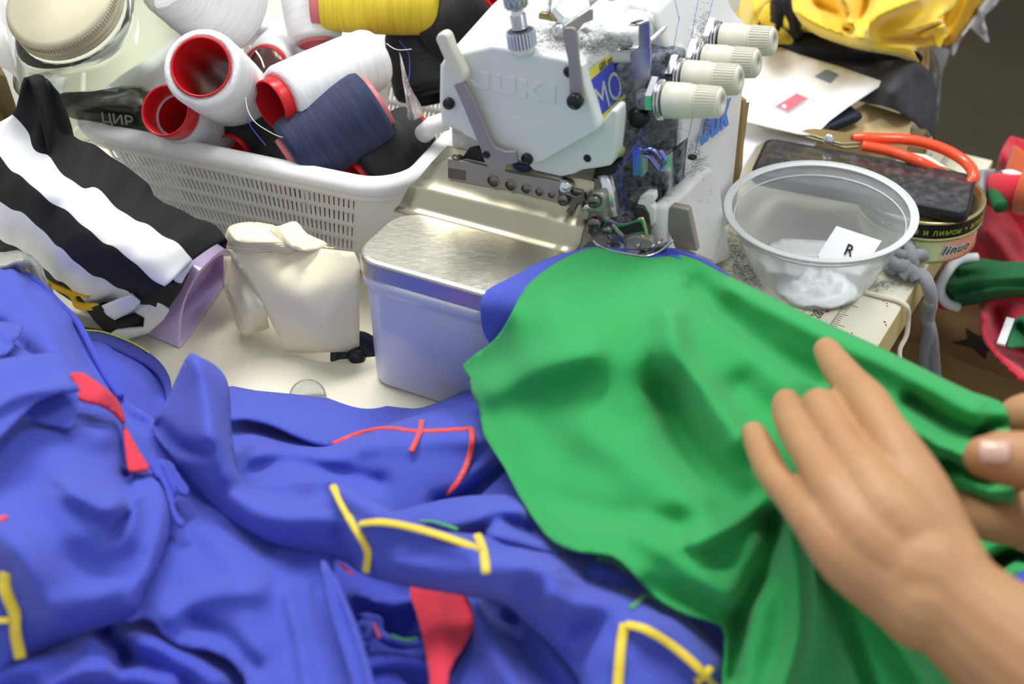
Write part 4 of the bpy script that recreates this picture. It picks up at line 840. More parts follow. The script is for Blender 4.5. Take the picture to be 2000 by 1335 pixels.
ygr = mat('lid_text_yellow', 'a8b83a', .4)
arc_text('lid_letters', 'лимон и апельсин', r_ + .0006, .0243, -2.18, .0085, ygr, .95)
arc_text('lid_letters', 'н и лимон • апельсин и лимон', r_ + .0006, .0243, -.36, .0072, ygr, .98)
for dz, m_, ex in ((0, T['white_pl'], .0009), (.0003, T['black'], .0)):
    pass
a = .16
for k, ch in enumerate('linuo'):
    wd_ = {'l': .0030, 'i': .0034, 'n': .0062, 'u': .0062, 'o': .0058}[ch]; th = a + wd_ / 2 / r_; dr = Vector((math.sin(th), -math.cos(th), 0)); tg = Vector((math.cos(th), math.sin(th), 0))
    up_ = (Z + tg * .32)
    for lift, m_, bo in ((.0001, T['white_pl'], .0007), (.0004, T['black'], .0001)):
        c = bpy.data.curves.new('t', 'FONT'); c.body = ch; c.size = .0105; c.extrude = .0001; c.offset = bo; c.shear = .35
        t_ = bpy.data.objects.new('t', c); COL.objects.link(t_); me = bpy.data.meshes.new_from_object(t_.evaluated_get(bpy.context.evaluated_depsgraph_get())); bpy.data.objects.remove(t_)
        obj('tin_letters', [TCz + dr * (r_ + lift) - tg * wd_ / 2 + Z * .0070 + tg * v.co.x + Z * v.co.y + dr * v.co.z for v in me.vertices], [tuple(p.vertices) for p in me.polygons], m_, tn, False)
    a += wd_ / r_
# phone lying on the tin
PHZ = .0445
pc = [P(1497, 268, PHZ + .003), P(1908, 342, PHZ), P(1874, 412, PHZ), P(1462, 338, PHZ + .003)]
px_ = (pc[1] - pc[0]); py_ = (pc[3] - pc[0]); ax_ = px_.normalized(); nn = ax_.cross(py_).normalized(); nn = nn if nn.z > 0 else -nn; ay_ = nn.cross(ax_); ay_ = ay_ if ay_.dot(py_) > 0 else -ay_
W_, H_ = px_.length, py_.dot(ay_)
def pring(ins, z, r):
    out = []
    for cx, cy, s in ((W_ - r - ins, H_ - r - ins, 0), (r + ins, H_ - r - ins, 90), (r + ins, r + ins, 180), (W_ - r - ins, r + ins, 270)):
        for k in range(9):
            t = math.radians(s + 11.25 * k); out.append(pc[0] + ax_ * (cx + r * math.cos(t)) + ay_ * (cy + r * math.sin(t)) + nn * z)
    return out
ph = thing('smartphone', 'dusty black smartphone in a dark case lying on the round tin', 'phone', pc[0] * .5 + pc[2] * .5 - nn * .009)
case = mat('phone_case', '1a1c20', .4); scr = mat('dusty_screen', '2e3033', .28, var=.5, vs=160, vcol='65676a', coat=.3)
rings('phone_case', [pring(.0012, -.0095, .008), pring(0, -.008, .009), pring(0, -.0005, .009), pring(.0006, .0002, .0088), pring(.0016, .0002, .008), pring(.0018, -.0006, .008)], case, ph)
rings('phone_screen', [pring(.0018, -.0015, .008), pring(.0018, -.0004, .008), pring(.0026, -.0001, .0075)], scr, ph)
prism('side_button', [pc[1] + ay_ * .022 + nn * -.0035 + ax_ * -.0006, pc[1] + ay_ * .034 + nn * -.0035 + ax_ * -.0006, pc[1] + ay_ * .034 + nn * -.0055 + ax_ * -.0006, pc[1] + ay_ * .022 + nn * -.0055 + ax_ * -.0006], ax_ * .001, case, ph)
sz = .047
sci = thing('tailor_scissors', 'steel scissors with orange coated handles behind the phone', 'scissors', P(1700, 270, sz))
orr = mat('orange_vinyl', 'ee5226', .3, coat=.4); sst = mat('worn_steel', 'b8ae92', .35, .85)
prism('blade', [P(1480, 248, sz), P(1500, 238, sz), P(1600, 258, sz), P(1660, 272, sz), P(1678, 290, sz), P(1650, 292, sz), P(1600, 278, sz)], Z * .002, sst, sci, .0005)
prism('blade', [P(1500, 242, sz + .002), P(1610, 256, sz + .002), P(1680, 268, sz + .002), P(1690, 282, sz + .002), P(1640, 284, sz + .002)], Z * .002, sst, sci, .0005)
G().lathe([(0, .0042), (.0018, .0042), (.0028, .003), (.0032, .001)], P(1619, 272, sz + .004), P(1619, 272, 1), 24).out('pivot_screw', T['chrome'], sci)
G().tube(crv([P(1668, 270, sz + .004), P(1700, 270, sz + .006), P(1780, 274, sz + .006), P(1840, 290, sz + .004), P(1885, 316, sz + .001), P(1902, 345, sz - .002), P(1880, 372, sz - .0105)], 7), .0043, 14).out('handle', orr, sci)
G().tube(crv([P(1684, 285, sz + .002), P(1740, 296, sz + .002), P(1800, 318, sz), P(1850, 345, sz - .012)], 7), .0042, 14).out('handle', orr, sci)
G().lathe([(0, .0028), (.002, .0024)], P(1667, 270, sz + .0043), P(1640, 268, sz + .004), 16).out('handle_end', mat('dark_red_rubber', '8e2a14', .5), sci)
o = prism('beige_ring_pad', [P(1750, 292, .03), P(1810, 300, .03), P(1860, 330, .03), P(1860, 350, .03), P(1780, 330, .03)], -Z * .01, mat('beige_pad', 'efe9d2', .7), None, .002); tag(o, 'cream pad lying inside the scissor handle loop', 'pad')
# ---- bowl
bc = P(1592, 545, 0); bcen = Vector((bc.x - .003, bc.y - .004, 0))
bowlm = mat('clear_polypropylene', 'f4f8fa', .14, trans=.82, ior=1.2)
bt = thing('clear_plastic_bowl', 'clear round plastic bowl with white scraps near the table edge', 'bowl', bcen)
h = .0620
ax = (Z + Vector((-.03, -.02, 0))).normalized(); pr = [(.0008, .0001), (.0008, .028), (.0006, .031), (0, .033), (.0015, .0355), (.008, .0395), (.022, .0465), (.040, .0535), (.0525, .0575), (.0535, .0590), (.0600, .0605), (.0608, .0645), (.0600, .0655)]
o = G().lathe(pr, bcen, bcen + ax, 96, False).out('bowl_wall', bowlm, bt); solid(o, .0007)
rimm = mat('frosted_rim', 'f2f5f7', .3, trans=.35, ior=1.3)
rp = []
e = ax.orthogonal().normalized(); f_ = ax.cross(e)
for rad, zz, tr in ((.0650, .0608, .0009), (.0606, .0603, .0006), (.0582, .0535, .0006)):
    G().tube([bcen + ax * zz + (e * math.cos(2 * math.pi * k / 96) + f_ * math.sin(2 * math.pi * k / 96)) * rad for k in range(96)], tr, 8, True).out('bowl_rim', rimm, bt)
G().lathe([(.0606, .0606), (.0614, .063), (.0606, .0652)], bcen, bcen + ax, 96, False).out('rim_flange', rimm, bt)
# crumpled white scraps in the bowl
scr_w = mat('white_scrap', 'f6f7f9', .7, sss=.1)
def blobz(name, cx, cy, r, hh, label, seed, par=None, m=scr_w):
    rg = random.Random(seed); vs = []; fs = []; n = 28; k = 14
    for i in range(k + 1):
        for j in range(n):
            rr_ = r * i / k; a = 2 * math.pi * j / n
            z_ = .003 + hh * (1 - (i / k) ** 2) * (.6 + .4 * math.sin(3 * a + seed + i * .9) * math.cos(2 * a - i * .7)) + .002 * math.sin(7 * a + i)
            vs.append(Vector((cx + rr_ * math.cos(a), cy + rr_ * math.sin(a) * .8, max(z_, .0025))))
    for i in range(k):
        for j in range(n): fs.append((i * n + j, i * n + (j + 1) % n, (i + 1) * n + (j + 1) % n, (i + 1) * n + j))
    o = obj(name, vs, fs, m, par); solid(o, .0008); return o
o = blobz('tissue_scrap', bcen.x + .001, bcen.y - .014, .028, .016, '', 3); tag(o, 'crumpled white tissue heap at the front of the bowl floor', 'tissue')
o = sheet('plastic_scrap', [(1490, 480), (1530, 465), (1620, 470), (1600, 500), (1560, 540), (1500, 530), (1480, 505)], [(1490, 480, .014), (1620, 470, .014), (1560, 540, .014), (1500, 530, .016), (1550, 500, .017)], mat('clear_scrap', 'f2f4f6', .2, trans=.5), [([(1500, 490), (1590, 500)], .005, 12), ([(1530, 470), (1540, 530)], .004, 10)], 7, .0003, smooth_out=0); tag(o, 'crinkled clear film scrap lying in the bowl, left', 'plastic film')
lab = thing('paper_label', 'small white card with a printed letter, leaning in the bowl', 'label', P(1650, 490, .02))
q = [P(1634, 441, .036), P(1722, 470, .036), P(1680, 535, .0155), P(1592, 506, .0155)]
G().prism(q, Vector((0, .0005, -.0003))).out('label_card', pw, lab, False)
lx = (q[1] - q[0]).normalized(); ly = (q[0] - q[3]).normalized(); ln_ = lx.cross(ly).normalized(); ln_ = ln_ if ln_.z > 0 else -ln_
text('label_letter', 'R', PLN(1646, 496, q[0] + ln_ * .0006, ln_), lx, ly, .0120, T['black'], lab, .0003, -1 if False else .9)
o = prism('grey_card_scrap', [P(1530, 405, .035), P(1660, 402, .035), P(1655, 430, .022), P(1525, 430, .022)], V * .0006, mat('pale_grey_card', 'dcdcd8', .7)); bpy.data.objects.remove(o)
# ---- cord, string, rag at the table edge
cg = mat('grey_jersey_cord', '8f9297', .9, bump=.7, bs=500, sheen=.2)
ck = thing('jersey_tie', 'grey jersey strip knotted by the bowl, hanging over the table edge', 'cord', P(1770, 540, 0))
g = G(); kr = random.Random(2)
for l in ([(1738, 470, .006), (1765, 478, .016), (1790, 470, .010)], [(1770, 474, .012), (1782, 500, .018), (1775, 520, .008)], [(1742, 490, .010), (1770, 500, .016), (1800, 496, .012), (1806, 502, .008)], [(1738, 505, .008), (1760, 520, .014), (1785, 512, .010)], [(1740, 530, .004), (1762, 515, .012), (1768, 535, .008)], [(1760, 540, .006), (1778, 525, .012), (1790, 545, .006)], [(1736, 480, .005), (1732, 505, .007), (1740, 530, .005)]):
    g.tube(crv([P(*q) for q in l], 6), .0042, 10)
g.out('knot', cg, ck)
te = lambda x, y, z: P(x, y, z)
G().tube(crv([P(1775, 530, .007), P(1800, 538, .006), P(1814, 560, .003), P(1818, 590, -.012), P(1812, 620, -.04), P(1820, 660, -.07), P(1826, 730, -.12)], 7), .0048, 12, sx=1.3, nrm=(0, -1, 0)).out('cord_tail', cg, ck)
G().tube(crv([P(1816, 585, -.006), P(1806, 610, -.03), P(1814, 640, -.05), P(1806, 690, -.09), P(1808, 740, -.13)], 7), .0042, 12, sx=1.3, nrm=(0, -1, 0)).out('cord_tail', cg, ck)
o = G().tube(crv([P(1690, 570, .0022), P(1720, 578, .0022), P(1752, 586, .0022), P(1772, 600, .001), P(1774, 625, -.014), P(1770, 655, -.026), P(1758, 680, -.034), P(1757, 700, -.04)], 8), .0017, 10).out('white_string', mat('cotton_string', 'ece6d6', .9, bump=.5, bs=800)); tag(o, 'off-white cotton string running from bowl over the table edge', 'string')
o = sheet('grey_rag', [(1905, 335), (1938, 330), (1945, 336), (1930, 370), (1925, 410), (1915, 448), (1905, 440), (1910, 420), (1903, 405), (1905, 370)], [(1905, 335, .004), (1940, 332, .004), (1930, 380, -.01), (1915, 445, -.03), (1904, 400, -.002)], mat('grey_rag_film', '9a9da2', .5, bump=.6, bs=200), [([(1920, 335), (1915, 440)], .006, 7)], 5, .001, wob=.4); tag(o, 'ragged grey plastic scrap stuck on the table edge right of the tin', 'scrap')
# lint on the table by the machine
def fuzz(name, label, spots, m, n, L_=.003, r=.00009, group=None):
    g = G(); rg = random.Random(len(spots) + n)
    for (c, R_, k) in spots:
        for i in range(k):
            p = Vector(c) + Vector((rg.gauss(0, R_[0]), rg.gauss(0, R_[1]), abs(rg.gauss(0, R_[2])))); d_ = Vector((rg.uniform(-1, 1), rg.uniform(-1, 1), rg.uniform(-.3, .5))) * L_
            q = [p, p + d_ * .5 + Vector((rg.uniform(-1, 1), rg.uniform(-1, 1), rg.uniform(-.3, .6))) * L_ * .3, p + d_]; g.tube(q, r, 3)
    o = g.out(name, m); tag(o, label, 'lint', None, 'stuff'); return o
fuzz('thread_lint', 'grey lint fluff covering the sewing machine and the table beside it',
     [(FB(1062, 70, .11) + Z * .001, (.010, .012, .0025), 900), (P(1120, 80, .214), (.016, .010, .002), 1100), (FB(1150, 95, .1), (.010, .006, .0015), 350), (P(1185, 92, .214), (.006, .006, .001), 200),
      (FB(1230, 250, .118), (.007, .004, .014), 900), (FB(1280, 270, .125), (.006, .006, .008), 700), (FB(1222, 420, .100), (.004, .003, .003), 160), (FB(1262, 382, .100), (.005, .003, .002), 260), (FB(1215, 300, .108), (.004, .004, .010), 300),
      (FA(1290, 240, .150), (.003, .008, .008), 350), (FA(1310, 205, .150), (.004, .006, .005), 250), (FA(1345, 170, .152), (.003, .006, .004), 220), (FA(1380, 130, .150), (.003, .006, .004), 220), (FA(1410, 90, .148), (.003, .006, .004), 160), (FA(1370, 70, .146), (.003, .008, .008), 160), (FA(1355, 310, .158), (.003, .012, .003), 200), (FA(1370, 345, .156), (.003, .012, .003), 120), (FA(1380, 250, .155), (.001, .006, .006), 100),
      (P(1440, 500, 0), (.006, .020, .001), 700), (P(1460, 540, 0), (.008, .010, .001), 350), (P(1720, 556, .0), (.008, .004, .001), 200), (P(1700, 230, .05), (.008, .004, .001), 0)], T['lintfib'], 1)
cr2 = random.Random(9)
bits = G(); 
for (x, y, s) in ((1703, 572, 3), (1726, 588, 2), (1732, 592, 2), (1728, 628, 3), (1615, 608, 5), (1608, 612, 2), (1664, 650, 2), (1730, 634, 2), (1712, 568, 2), (1733, 597, 2), (1617, 606, 3)):
    c = P(x, y, .0006); a = cr2.uniform(0, 3); bits.box(c, Vector((math.cos(a), math.sin(a), 0)) * s * .00025, Vector((-math.sin(a), math.cos(a), 0)) * .0003, Z * .0003)
o = bits.out('red_thread_snips', mat('snip_red', 'd8202c', .6), None, False); tag(o, 'tiny red thread snips scattered on the ruler corner', 'thread snips', None, 'stuff')
# ---- beyond the table edge
cbz = -.115
cb = thing('carton', 'brown cardboard carton below the table edge under the red and green clothes', 'cardboard box', P(1900, 700, cbz - .2))
crt = mat('carton_brown', '8a6b40', .75, var=.12, vs=12)
a0, a1 = P(1700, 650, cbz), P(2100, 790, cbz); d1 = (a1 - a0).normalized(); d2 = Vector((-d1.y, d1.x, 0))
if d2.y < 0: d2 = -d2
a0 = a0 - d1 * .02; G().prism([a0, a0 + d1 * .42, a0 + d1 * .42 + d2 * .30, a0 + d2 * .30], -Z * .35).out('carton_body', crt, cb, False)
G().prism([a0 + Z * .001 - d2 * .002, a0 + d1 * .42 + Z * .001 - d2 * .002, a0 + d1 * .42 + d2 * .149 + Z * .001, a0 + d2 * .149 + Z * .001], Z * .003).out('carton_flap', crt, cb, False)
bl_ = [(1886, 640), (1910, 655), (1950, 652), (1935, 668), (1985, 690), (1930, 684), (1925, 700), (1900, 678), (1860, 668), (1890, 662)]
G().prism([P(x, y, cbz + .0045) for x, y in bl_], Z * .0003).out('printed_mark', mat('carton_ink', '2b2418', .8), cb, False)
rc = mat('red_cloth', 'cf1f38', .85, weave=.3, bs=700, sheen=.2); gc = mat('dark_green_cloth', '1f6a3c', .85, weave=.3, bs=700); orc = mat('orange_terry', 'c85a24', .95, bump=.9, bs=400, sheen=.4); wc = mat('white_trim', 'e6e6ea', .8)
cl = thing('red_green_clothes', 'pile of red, green and orange clothes with white trim at the right edge', 'clothes', P(1950, 560, cbz))
zz = -.09
sheet('red_base', [(1925, 400), (2060, 380), (2080, 640), (1960, 610), (1900, 500), (1905, 450)], [(1925, 400, zz + .01), (2060, 380, zz + .02), (2080, 640, zz), (1900, 500, zz)], rc, [([(1930, 450), (2000, 560)], .02, 16), ([(1970, 400), (2040, 520)], -.015, 14)], 10, .003, parent=cl)
sheet('red_upper_fold', [(1945, 360), (1950, 310), (1968, 272), (1985, 268), (2040, 300), (2040, 420), (1985, 420), (1960, 400)], [(1945, 360, zz + .05), (1975, 268, zz + .08), (2040, 300, zz + .07), (2000, 420, zz + .05)], rc, [([(1960, 300), (1990, 380)], .015, 14)], 8, .003, parent=cl)
sheet('orange_patch', [(1960, 350), (1975, 300), (1986, 285), (2040, 330), (2040, 350), (2000, 345)], [(1960, 350, zz + .075), (1986, 285, zz + .095), (2040, 340, zz + .09)], orc, [], 7, .003, parent=cl)
G().tube(crv([P(1942, 352, zz + .08), P(1970, 345, zz + .09), P(1990, 352, zz + .09)], 6), .006, 12).out('white_piping', wc, cl)
G().tube(crv([P(1950, 372, zz + .075), P(1975, 378, zz + .085), P(2050, 370, zz + .085)], 6), .0175, 16, sx=.8).out('red_sleeve', rc, cl)
G().tube(crv([P(1950, 345, zz + .088), P(1944, 375, zz + .086), P(1955, 405, zz + .082)], 6), .006, 12).out('green_cuff', gc, cl)
G().tube(crv([P(1990, 372, zz + .09), P(2020, 378, zz + .09), P(2070, 374, zz + .09)], 6), .0205, 16, sx=.8).out('orange_sleeve', orc, cl)
sheet('green_sleeve', [(1838, 560), (1850, 530), (1875, 505), (1910, 503), (1960, 510), (2050, 520), (2060, 590), (1990, 580), (1930, 588), (1880, 598), (1848, 592)], [(1838, 560, zz + .03), (1900, 503, zz + .045), (2050, 520, zz + .05), (1990, 580, zz + .03), (1848, 592, zz + .015), (1920, 545, zz + .05)], gc, [([(1860, 560), (1930, 545), (2040, 540)], .012, 12), ([(1870, 580), (1940, 566), (2020, 565)], .010, 8), ([(1880, 525), (1960, 524)], .008, 10)], 7, .003, parent=cl)
G().tube(crv([P(1908, 503, zz + .05), P(1872, 508, zz + .05), P(1848, 535, zz + .045), P(1836, 565, zz + .035), P(1848, 590, zz + .025), P(1872, 600, zz + .02)], 6), .0040, 12).out('white_hem', wc, cl)
sheet('red_cuff', [(1826, 580), (1836, 560), (1850, 594), (1870, 602), (1850, 604), (1828, 598)], [(1826, 580, zz + .02), (1860, 600, zz + .015)], rc, [], 6, .003, parent=cl, smooth_out=2)
sheet('red_lower_fold', [(1915, 610), (1930, 590), (1960, 585), (2010, 600), (2060, 640), (2060, 790), (1990, 735), (1940, 690), (1918, 660)], [(1915, 610, zz + .025), (1950, 587, zz + .03), (2060, 640, zz + .02), (2060, 790, zz + .01), (1940, 690, zz + .02)], rc, [([(1920, 620), (1930, 670), (2000, 740)], .016, 14), ([(1950, 610), (1960, 660), (2040, 700)], -.014, 16)], 8, .003, parent=cl)
sheet('white_stripe', [(1947, 668), (1966, 618), (1982, 622), (1964, 672)], [(1947, 668, zz + .045), (1975, 618, zz + .045), (1964, 672, zz + .045)], wc, [], 6, .002, parent=cl, smooth_out=0)
sheet('green_lining', [(1966, 674), (1984, 622), (2060, 600), (2060, 690), (2000, 676)], [(1966, 674, zz + .043), (1984, 622, zz + .043), (2060, 640, zz + .043)], gc, [([(1990, 640), (2010, 670)], -.01, 10)], 7, .002, parent=cl)
# ------------------------------------------------------------------ blue garments
def jersey(name, col, col2, wv=.3, sheen=.12):
    return mat(name, col, .8, weave=wv, bs=1100, sheen=sheen, var=.1, vs=18, vcol=col2)
bj = jersey('blue_jersey', '4453c0', '3c4ab4'); bj2 = jersey('blue_jersey_dark', '3a49bf', '3441b0')  # darker copy puts recess and neck-inside shade into colour; also seam, frayed strip
rj = jersey('red_jersey', 'dc2c44', 'cc2440'); gj = jersey('green_jersey', '1f9e4e', '1b9447', .25)
ye = mat('yellow_embroidery', 'eed02a', .45, bump=1, bs=500, stretch=(1, 1, 1), sheen=.3); re_ = mat('red_embroidery', 'e0333a', .45, bump=1, bs=500, sheen=.3); ge = mat('green_embroidery', '2f9c50', .45, bump=1, bs=500, sheen=.3)
lf_ = thing('blue_garment', 'heaped blue jersey garment with red patches, filling the lower left', 'garment', P(180, 1000, 0))
rt_ = thing('blue_embroidered_garment', 'blue jersey garment with red and yellow embroidered lines beside the green cloth', 'garment', P(800, 1050, 0))
# low layers
sheet('bottom_layer', [(-80, 1150), (300, 1150), (500, 1150), (700, 1250), (780, 1420), (-80, 1420)], [(-80, 1150, .03), (500, 1150, .02), (780, 1420, .03), (-80, 1420, .05), (200, 1300, .045)], bj2,
      [([(-20, 1310), (120, 1290), (220, 1300)], .014, 26, 40), ([(180, 1250), (300, 1260), (420, 1330)], .016, 26), ([(210, 1240), (240, 1270), (235, 1300)], -.02, 22), ([(100, 1340), (200, 1310), (330, 1340)], .012, 20)], 11, .002, parent=lf_, crk=.0015)
sheet('back_neck_inside', [(158, 646), (190, 648), (230, 660), (265, 676), (295, 694), (318, 716), (330, 742), (333, 770), (330, 800), (318, 815), (280, 815), (240, 790), (212, 742), (184, 690), (165, 660)], [(158, 646, .030), (230, 660, .030), (318, 716, .022), (333, 770, .018), (320, 812, .026), (240, 780, .045), (200, 700, .045)], bj2, [([(230, 680), (290, 720), (312, 770)], -.004, 14)], 7, .0016, parent=lf_)
sheet('neck_rib_band', [(162, 646), (195, 648), (230, 658), (265, 673), (295, 691), (319, 714), (333, 742), (335, 770), (333, 800), (324, 800), (324, 765), (312, 735), (288, 712), (250, 692), (215, 676), (175, 664)], [(162, 646, .0335), (230, 658, .0335), (319, 714, .026), (335, 770, .022), (325, 800, .026), (288, 712, .028), (215, 676, .036)], jersey('rib_blue', '3a44c4', '3038b0', .9), [], 6, .0022, parent=lf_)
G().tube(crv([P(158, 645, .034), P(195, 647, .034), P(232, 658, .034), P(266, 673, .031), P(292, 689, .029)], 6), .0007, 6).out('yellow_edge_stitch', mat('yellow_green_stitch', 'c9cf52', .6, bump=1, bs=900), lf_)
lk = [(-60, 505), (0, 514), (18, 515), (42, 530), (75, 550), (112, 586), (148, 622), (166, 652), (186, 692), (214, 740), (238, 772), (262, 792), (300, 815), (312, 850), (310, 920), (250, 1000), (-60, 1000)]
sheet('shoulder_panel', lk, [(-60, 505, .06), (18, 515, .058), (75, 550, .056), (148, 622, .052), (186, 692, .050), (238, 772, .047), (300, 815, .042), (310, 920, .045), (100, 650, .068), (20, 600, .07), (150, 760, .072), (-60, 1000, .08), (250, 1000, .06)], bj,
      [([(20, 540), (80, 600), (130, 700), (190, 800)], .008, 26, 40), ([(0, 640), (60, 700), (130, 760)], -.008, 20), ([(150, 640), (180, 720), (235, 800), (280, 830)], -.005, 12), ([(60, 560), (110, 640), (160, 720)], -.004, 14)], 9, .0022, parent=lf_, crk=.0006)
G().tube(crv([P(-30, 508, .062), P(18, 516, .0600), P(42, 531, .0595), P(75, 552, .0582), P(112, 588, .0565), P(147, 624, .0545), P(165, 654, .0535), P(186, 696, .052), P(212, 742, .050), P(236, 775, .049)], 6), .0021, 10).out('overlocked_seam', bj2, lf_)
G().tube(crv([P(-10, 512, .062), P(2, 528, .064), P(-10, 545, .066)], 5), .0028, 10).out('yellow_edge', T['w_yel'], lf_)
sheet('middle_panel', [(296, 828), (340, 860), (420, 930), (500, 990), (580, 1035), (645, 1060), (655, 1150), (690, 1240), (725, 1340), (745, 1420), (500, 1420), (480, 1330), (464, 1304), (440, 1283), (405, 1266), (372, 1262), (350, 1258), (322, 1242), (302, 1218), (280, 1203), (262, 1208), (240, 1200), (250, 1100), (250, 960), (270, 860)],
      [(296, 828, .045), (400, 970, .048), (560, 1082, .050), (636, 1098, .055), (725, 1340, .055), (745, 1420, .055), (500, 1420, .055), (464, 1304, .052), (322, 1242, .055), (262, 1208, .058), (250, 960, .05), (450, 1150, .060)], bj,
      [([(560, 1160), (580, 1240), (600, 1350)], .004, 26, 12), ([(420, 1040), (470, 1130), (480, 1260)], .005, 60, 40), ([(330, 1200), (400, 1160), (500, 1150)], .006, 26), ([(350, 930), (420, 1010), (520, 1070)], -.006, 22), ([(380, 1210), (440, 1240), (500, 1300)], -.004, 16)], 9, .002, parent=lf_, crk=.0006, wob=.3)
sheet('standing_fold', [(626, 1098), (636, 1096), (650, 1120), (668, 1165), (690, 1215), (708, 1270), (722, 1320), (740, 1420), (705, 1420), (685, 1330), (660, 1255), (640, 1190), (630, 1140)], [(626, 1098, .066), (636, 1096, .070), (690, 1215, .072), (740, 1420, .070), (705, 1420, .062), (640, 1190, .064)], bj, [([(632, 1110), (648, 1190), (680, 1290), (705, 1400)], .006, 7, 14)], 6, .0016, parent=lf_)
gl_ = [(-60, 690), (60, 690), (140, 722), (200, 760), (238, 805), (246, 850), (252, 915), (300, 905), (326, 940), (338, 990), (334, 1040), (312, 1100), (285, 1155), (264, 1200), (240, 1214), (180, 1232), (110, 1262), (50, 1288), (-60, 1310)]
sheet('front_bulge', gl_, [(-60, 690, .085), (140, 722, .086), (238, 805, .072), (252, 915, .068), (326, 940, .060), (338, 1010, .062), (285, 1155, .064), (240, 1214, .062), (110, 1262, .060), (-60, 1310, .065), (50, 765, .088), (130, 770, .084), (120, 900, .099), (100, 1080, .105), (220, 1080, .085), (0, 1000, .105), (240, 980, .088)], bj,
      [([(248, 930), (252, 990), (225, 1045)], -.010, 9, 18), ([(140, 960), (200, 990), (245, 985)], .009, 30, 20), ([(60, 950), (110, 1060), (190, 1110), (250, 1100)], -.006, 40), ([(0, 1040), (60, 1100), (90, 1190)], .007, 40), ([(0, 860), (100, 840), (200, 850)], .006, 30), ([(310, 940), (322, 1010), (300, 1090), (262, 1180)], .006, 16, 24), ([(120, 1180), (200, 1160), (270, 1120)], .006, 30)], 9, .002, parent=lf_, roll=.006, crk=.0006, key='bulge')
sheet('flap_under', [(40, 790), (100, 772), (150, 762), (150, 790), (142, 832), (120, 832), (60, 816)], [(40, 790, .108), (150, 762, .106), (142, 832, .102), (60, 816, .106)], bj, [], 7, .0018, parent=lf_, smooth_out=2)
sheet('flap_over', [(-60, 700), (0, 700), (60, 692), (112, 690), (118, 712), (136, 738), (156, 757), (140, 762), (110, 770), (70, 786), (30, 822), (-10, 860), (-60, 890)], [(-60, 700, .122), (112, 690, .112), (156, 757, .114), (70, 786, .120), (-60, 890, .126), (20, 740, .126)], bj, [([(-20, 800), (40, 770), (120, 755)], .004, 14)], 8, .0018, parent=lf_, smooth_out=2)
sheet('small_flap', [(-60, 630), (0, 628), (40, 630), (44, 638), (34, 660), (12, 690), (-60, 700)], [(-60, 630, .095), (40, 630, .085), (12, 690, .095)], bj, [([(0, 640), (20, 660)], .003, 10)], 7, .0018, parent=lf_, smooth_out=2, wob=.4)
sheet('red_patch', [(138, 730), (158, 727), (175, 735), (205, 756), (230, 780), (242, 806), (244, 826), (226, 806), (196, 790), (160, 780), (148, 765), (154, 756)], [(138, 730, .1055), (175, 735, .100), (230, 780, .086), (244, 826, .078), (160, 780, .101), (200, 770, .097)], rj, [], 6, .0016, parent=lf_, smooth_out=2)
sheet('red_patch', [(242, 832), (256, 850), (272, 880), (292, 912), (280, 917), (262, 919), (251, 914), (246, 880)], [(242, 832, .0755), (292, 912, .0705), (251, 914, .0755)], rj, [], 6, .0016, parent=lf_, smooth_out=2)
sheet('frayed_strip', [(296, 900), (330, 898), (352, 930), (370, 960), (352, 962), (345, 945), (342, 990), (360, 1018), (352, 1026), (336, 1000), (322, 950), (300, 920)], [(296, 900, .072), (352, 930, .066), (360, 1018, .066), (322, 950, .070)], bj2, [([(320, 905), (345, 960)], .003, 6)], 5, .0014, parent=lf_, wob=1.0)
thread_on('yellow_embroidered_line', 'bulge', [(10, 1118), (10, 1150), (28, 1195), (30, 1235), (40, 1285)], 17, ye, lf_); thread_on('yellow_embroidered_line', 'bulge', [(-30, 1214), (0, 1211), (18, 1211)], 10, ye, lf_); thread_on('red_embroidered_line', 'bulge', [(-20, 1022), (0, 1013), (13, 1009)], 10, re_, lf_)
# right garment
sheet('under_layer', [(600, 1060), (1460, 1060), (1480, 1420), (600, 1420)], [(600, 1060, .012), (1460, 1060, .012), (1480, 1420, .016), (600, 1420, .016), (780, 1200, .014)], bj2, [([(700, 1160), (760, 1180), (830, 1170)], .014, 14), ([(700, 1300), (780, 1290), (850, 1300)], .014, 20), ([(740, 1210), (800, 1250)], -.004, 20)], 12, .002, parent=rt_)
sheet('rolled_hem_fold', [(696, 1200), (720, 1196), (742, 1206), (752, 1232), (790, 1252), (820, 1250), (824, 1262), (780, 1268), (746, 1256), (728, 1236), (712, 1216)], [(696, 1200, .034), (742, 1206, .036), (824, 1256, .032)], bj, [([(715, 1205), (740, 1240), (800, 1258)], .004, 7)], 5, .002, parent=rt_)
G().tube(crv([P(700, 1228, .034), P(708, 1218, .036), P(722, 1224, .036), P(722, 1240, .034), P(712, 1250, .03), P(716, 1262, .03)], 6), .0022, 10).out('curled_edge', bj, rt_)
G().tube(crv([P(730, 1218, .040), P(736, 1232, .041), P(741, 1246, .04)], 5), .0009, 6).out('red_stitch', re_, rt_)
G().tube(crv([P(764, 1240, .040), P(790, 1249, .040), P(815, 1246, .038)], 5), .0008, 6).out('green_stitch', ge, rt_)
sheet('lower_right_drape', [(905, 1150), (985, 1160), (1100, 1240), (1180, 1320), (1220, 1420), (880, 1420), (872, 1340), (900, 1285), (924, 1230), (920, 1180)], [(905, 1150, .035), (985, 1160, .032), (1220, 1420, .035), (880, 1420, .03), (924, 1230, .030), (1000, 1300, .04)], bj, [([(930, 1180), (960, 1260), (1000, 1330), (1060, 1400)], .010, 16, 30), ([(1000, 1210), (1050, 1300), (1120, 1400)], -.010, 20)], 9, .002, parent=rt_)
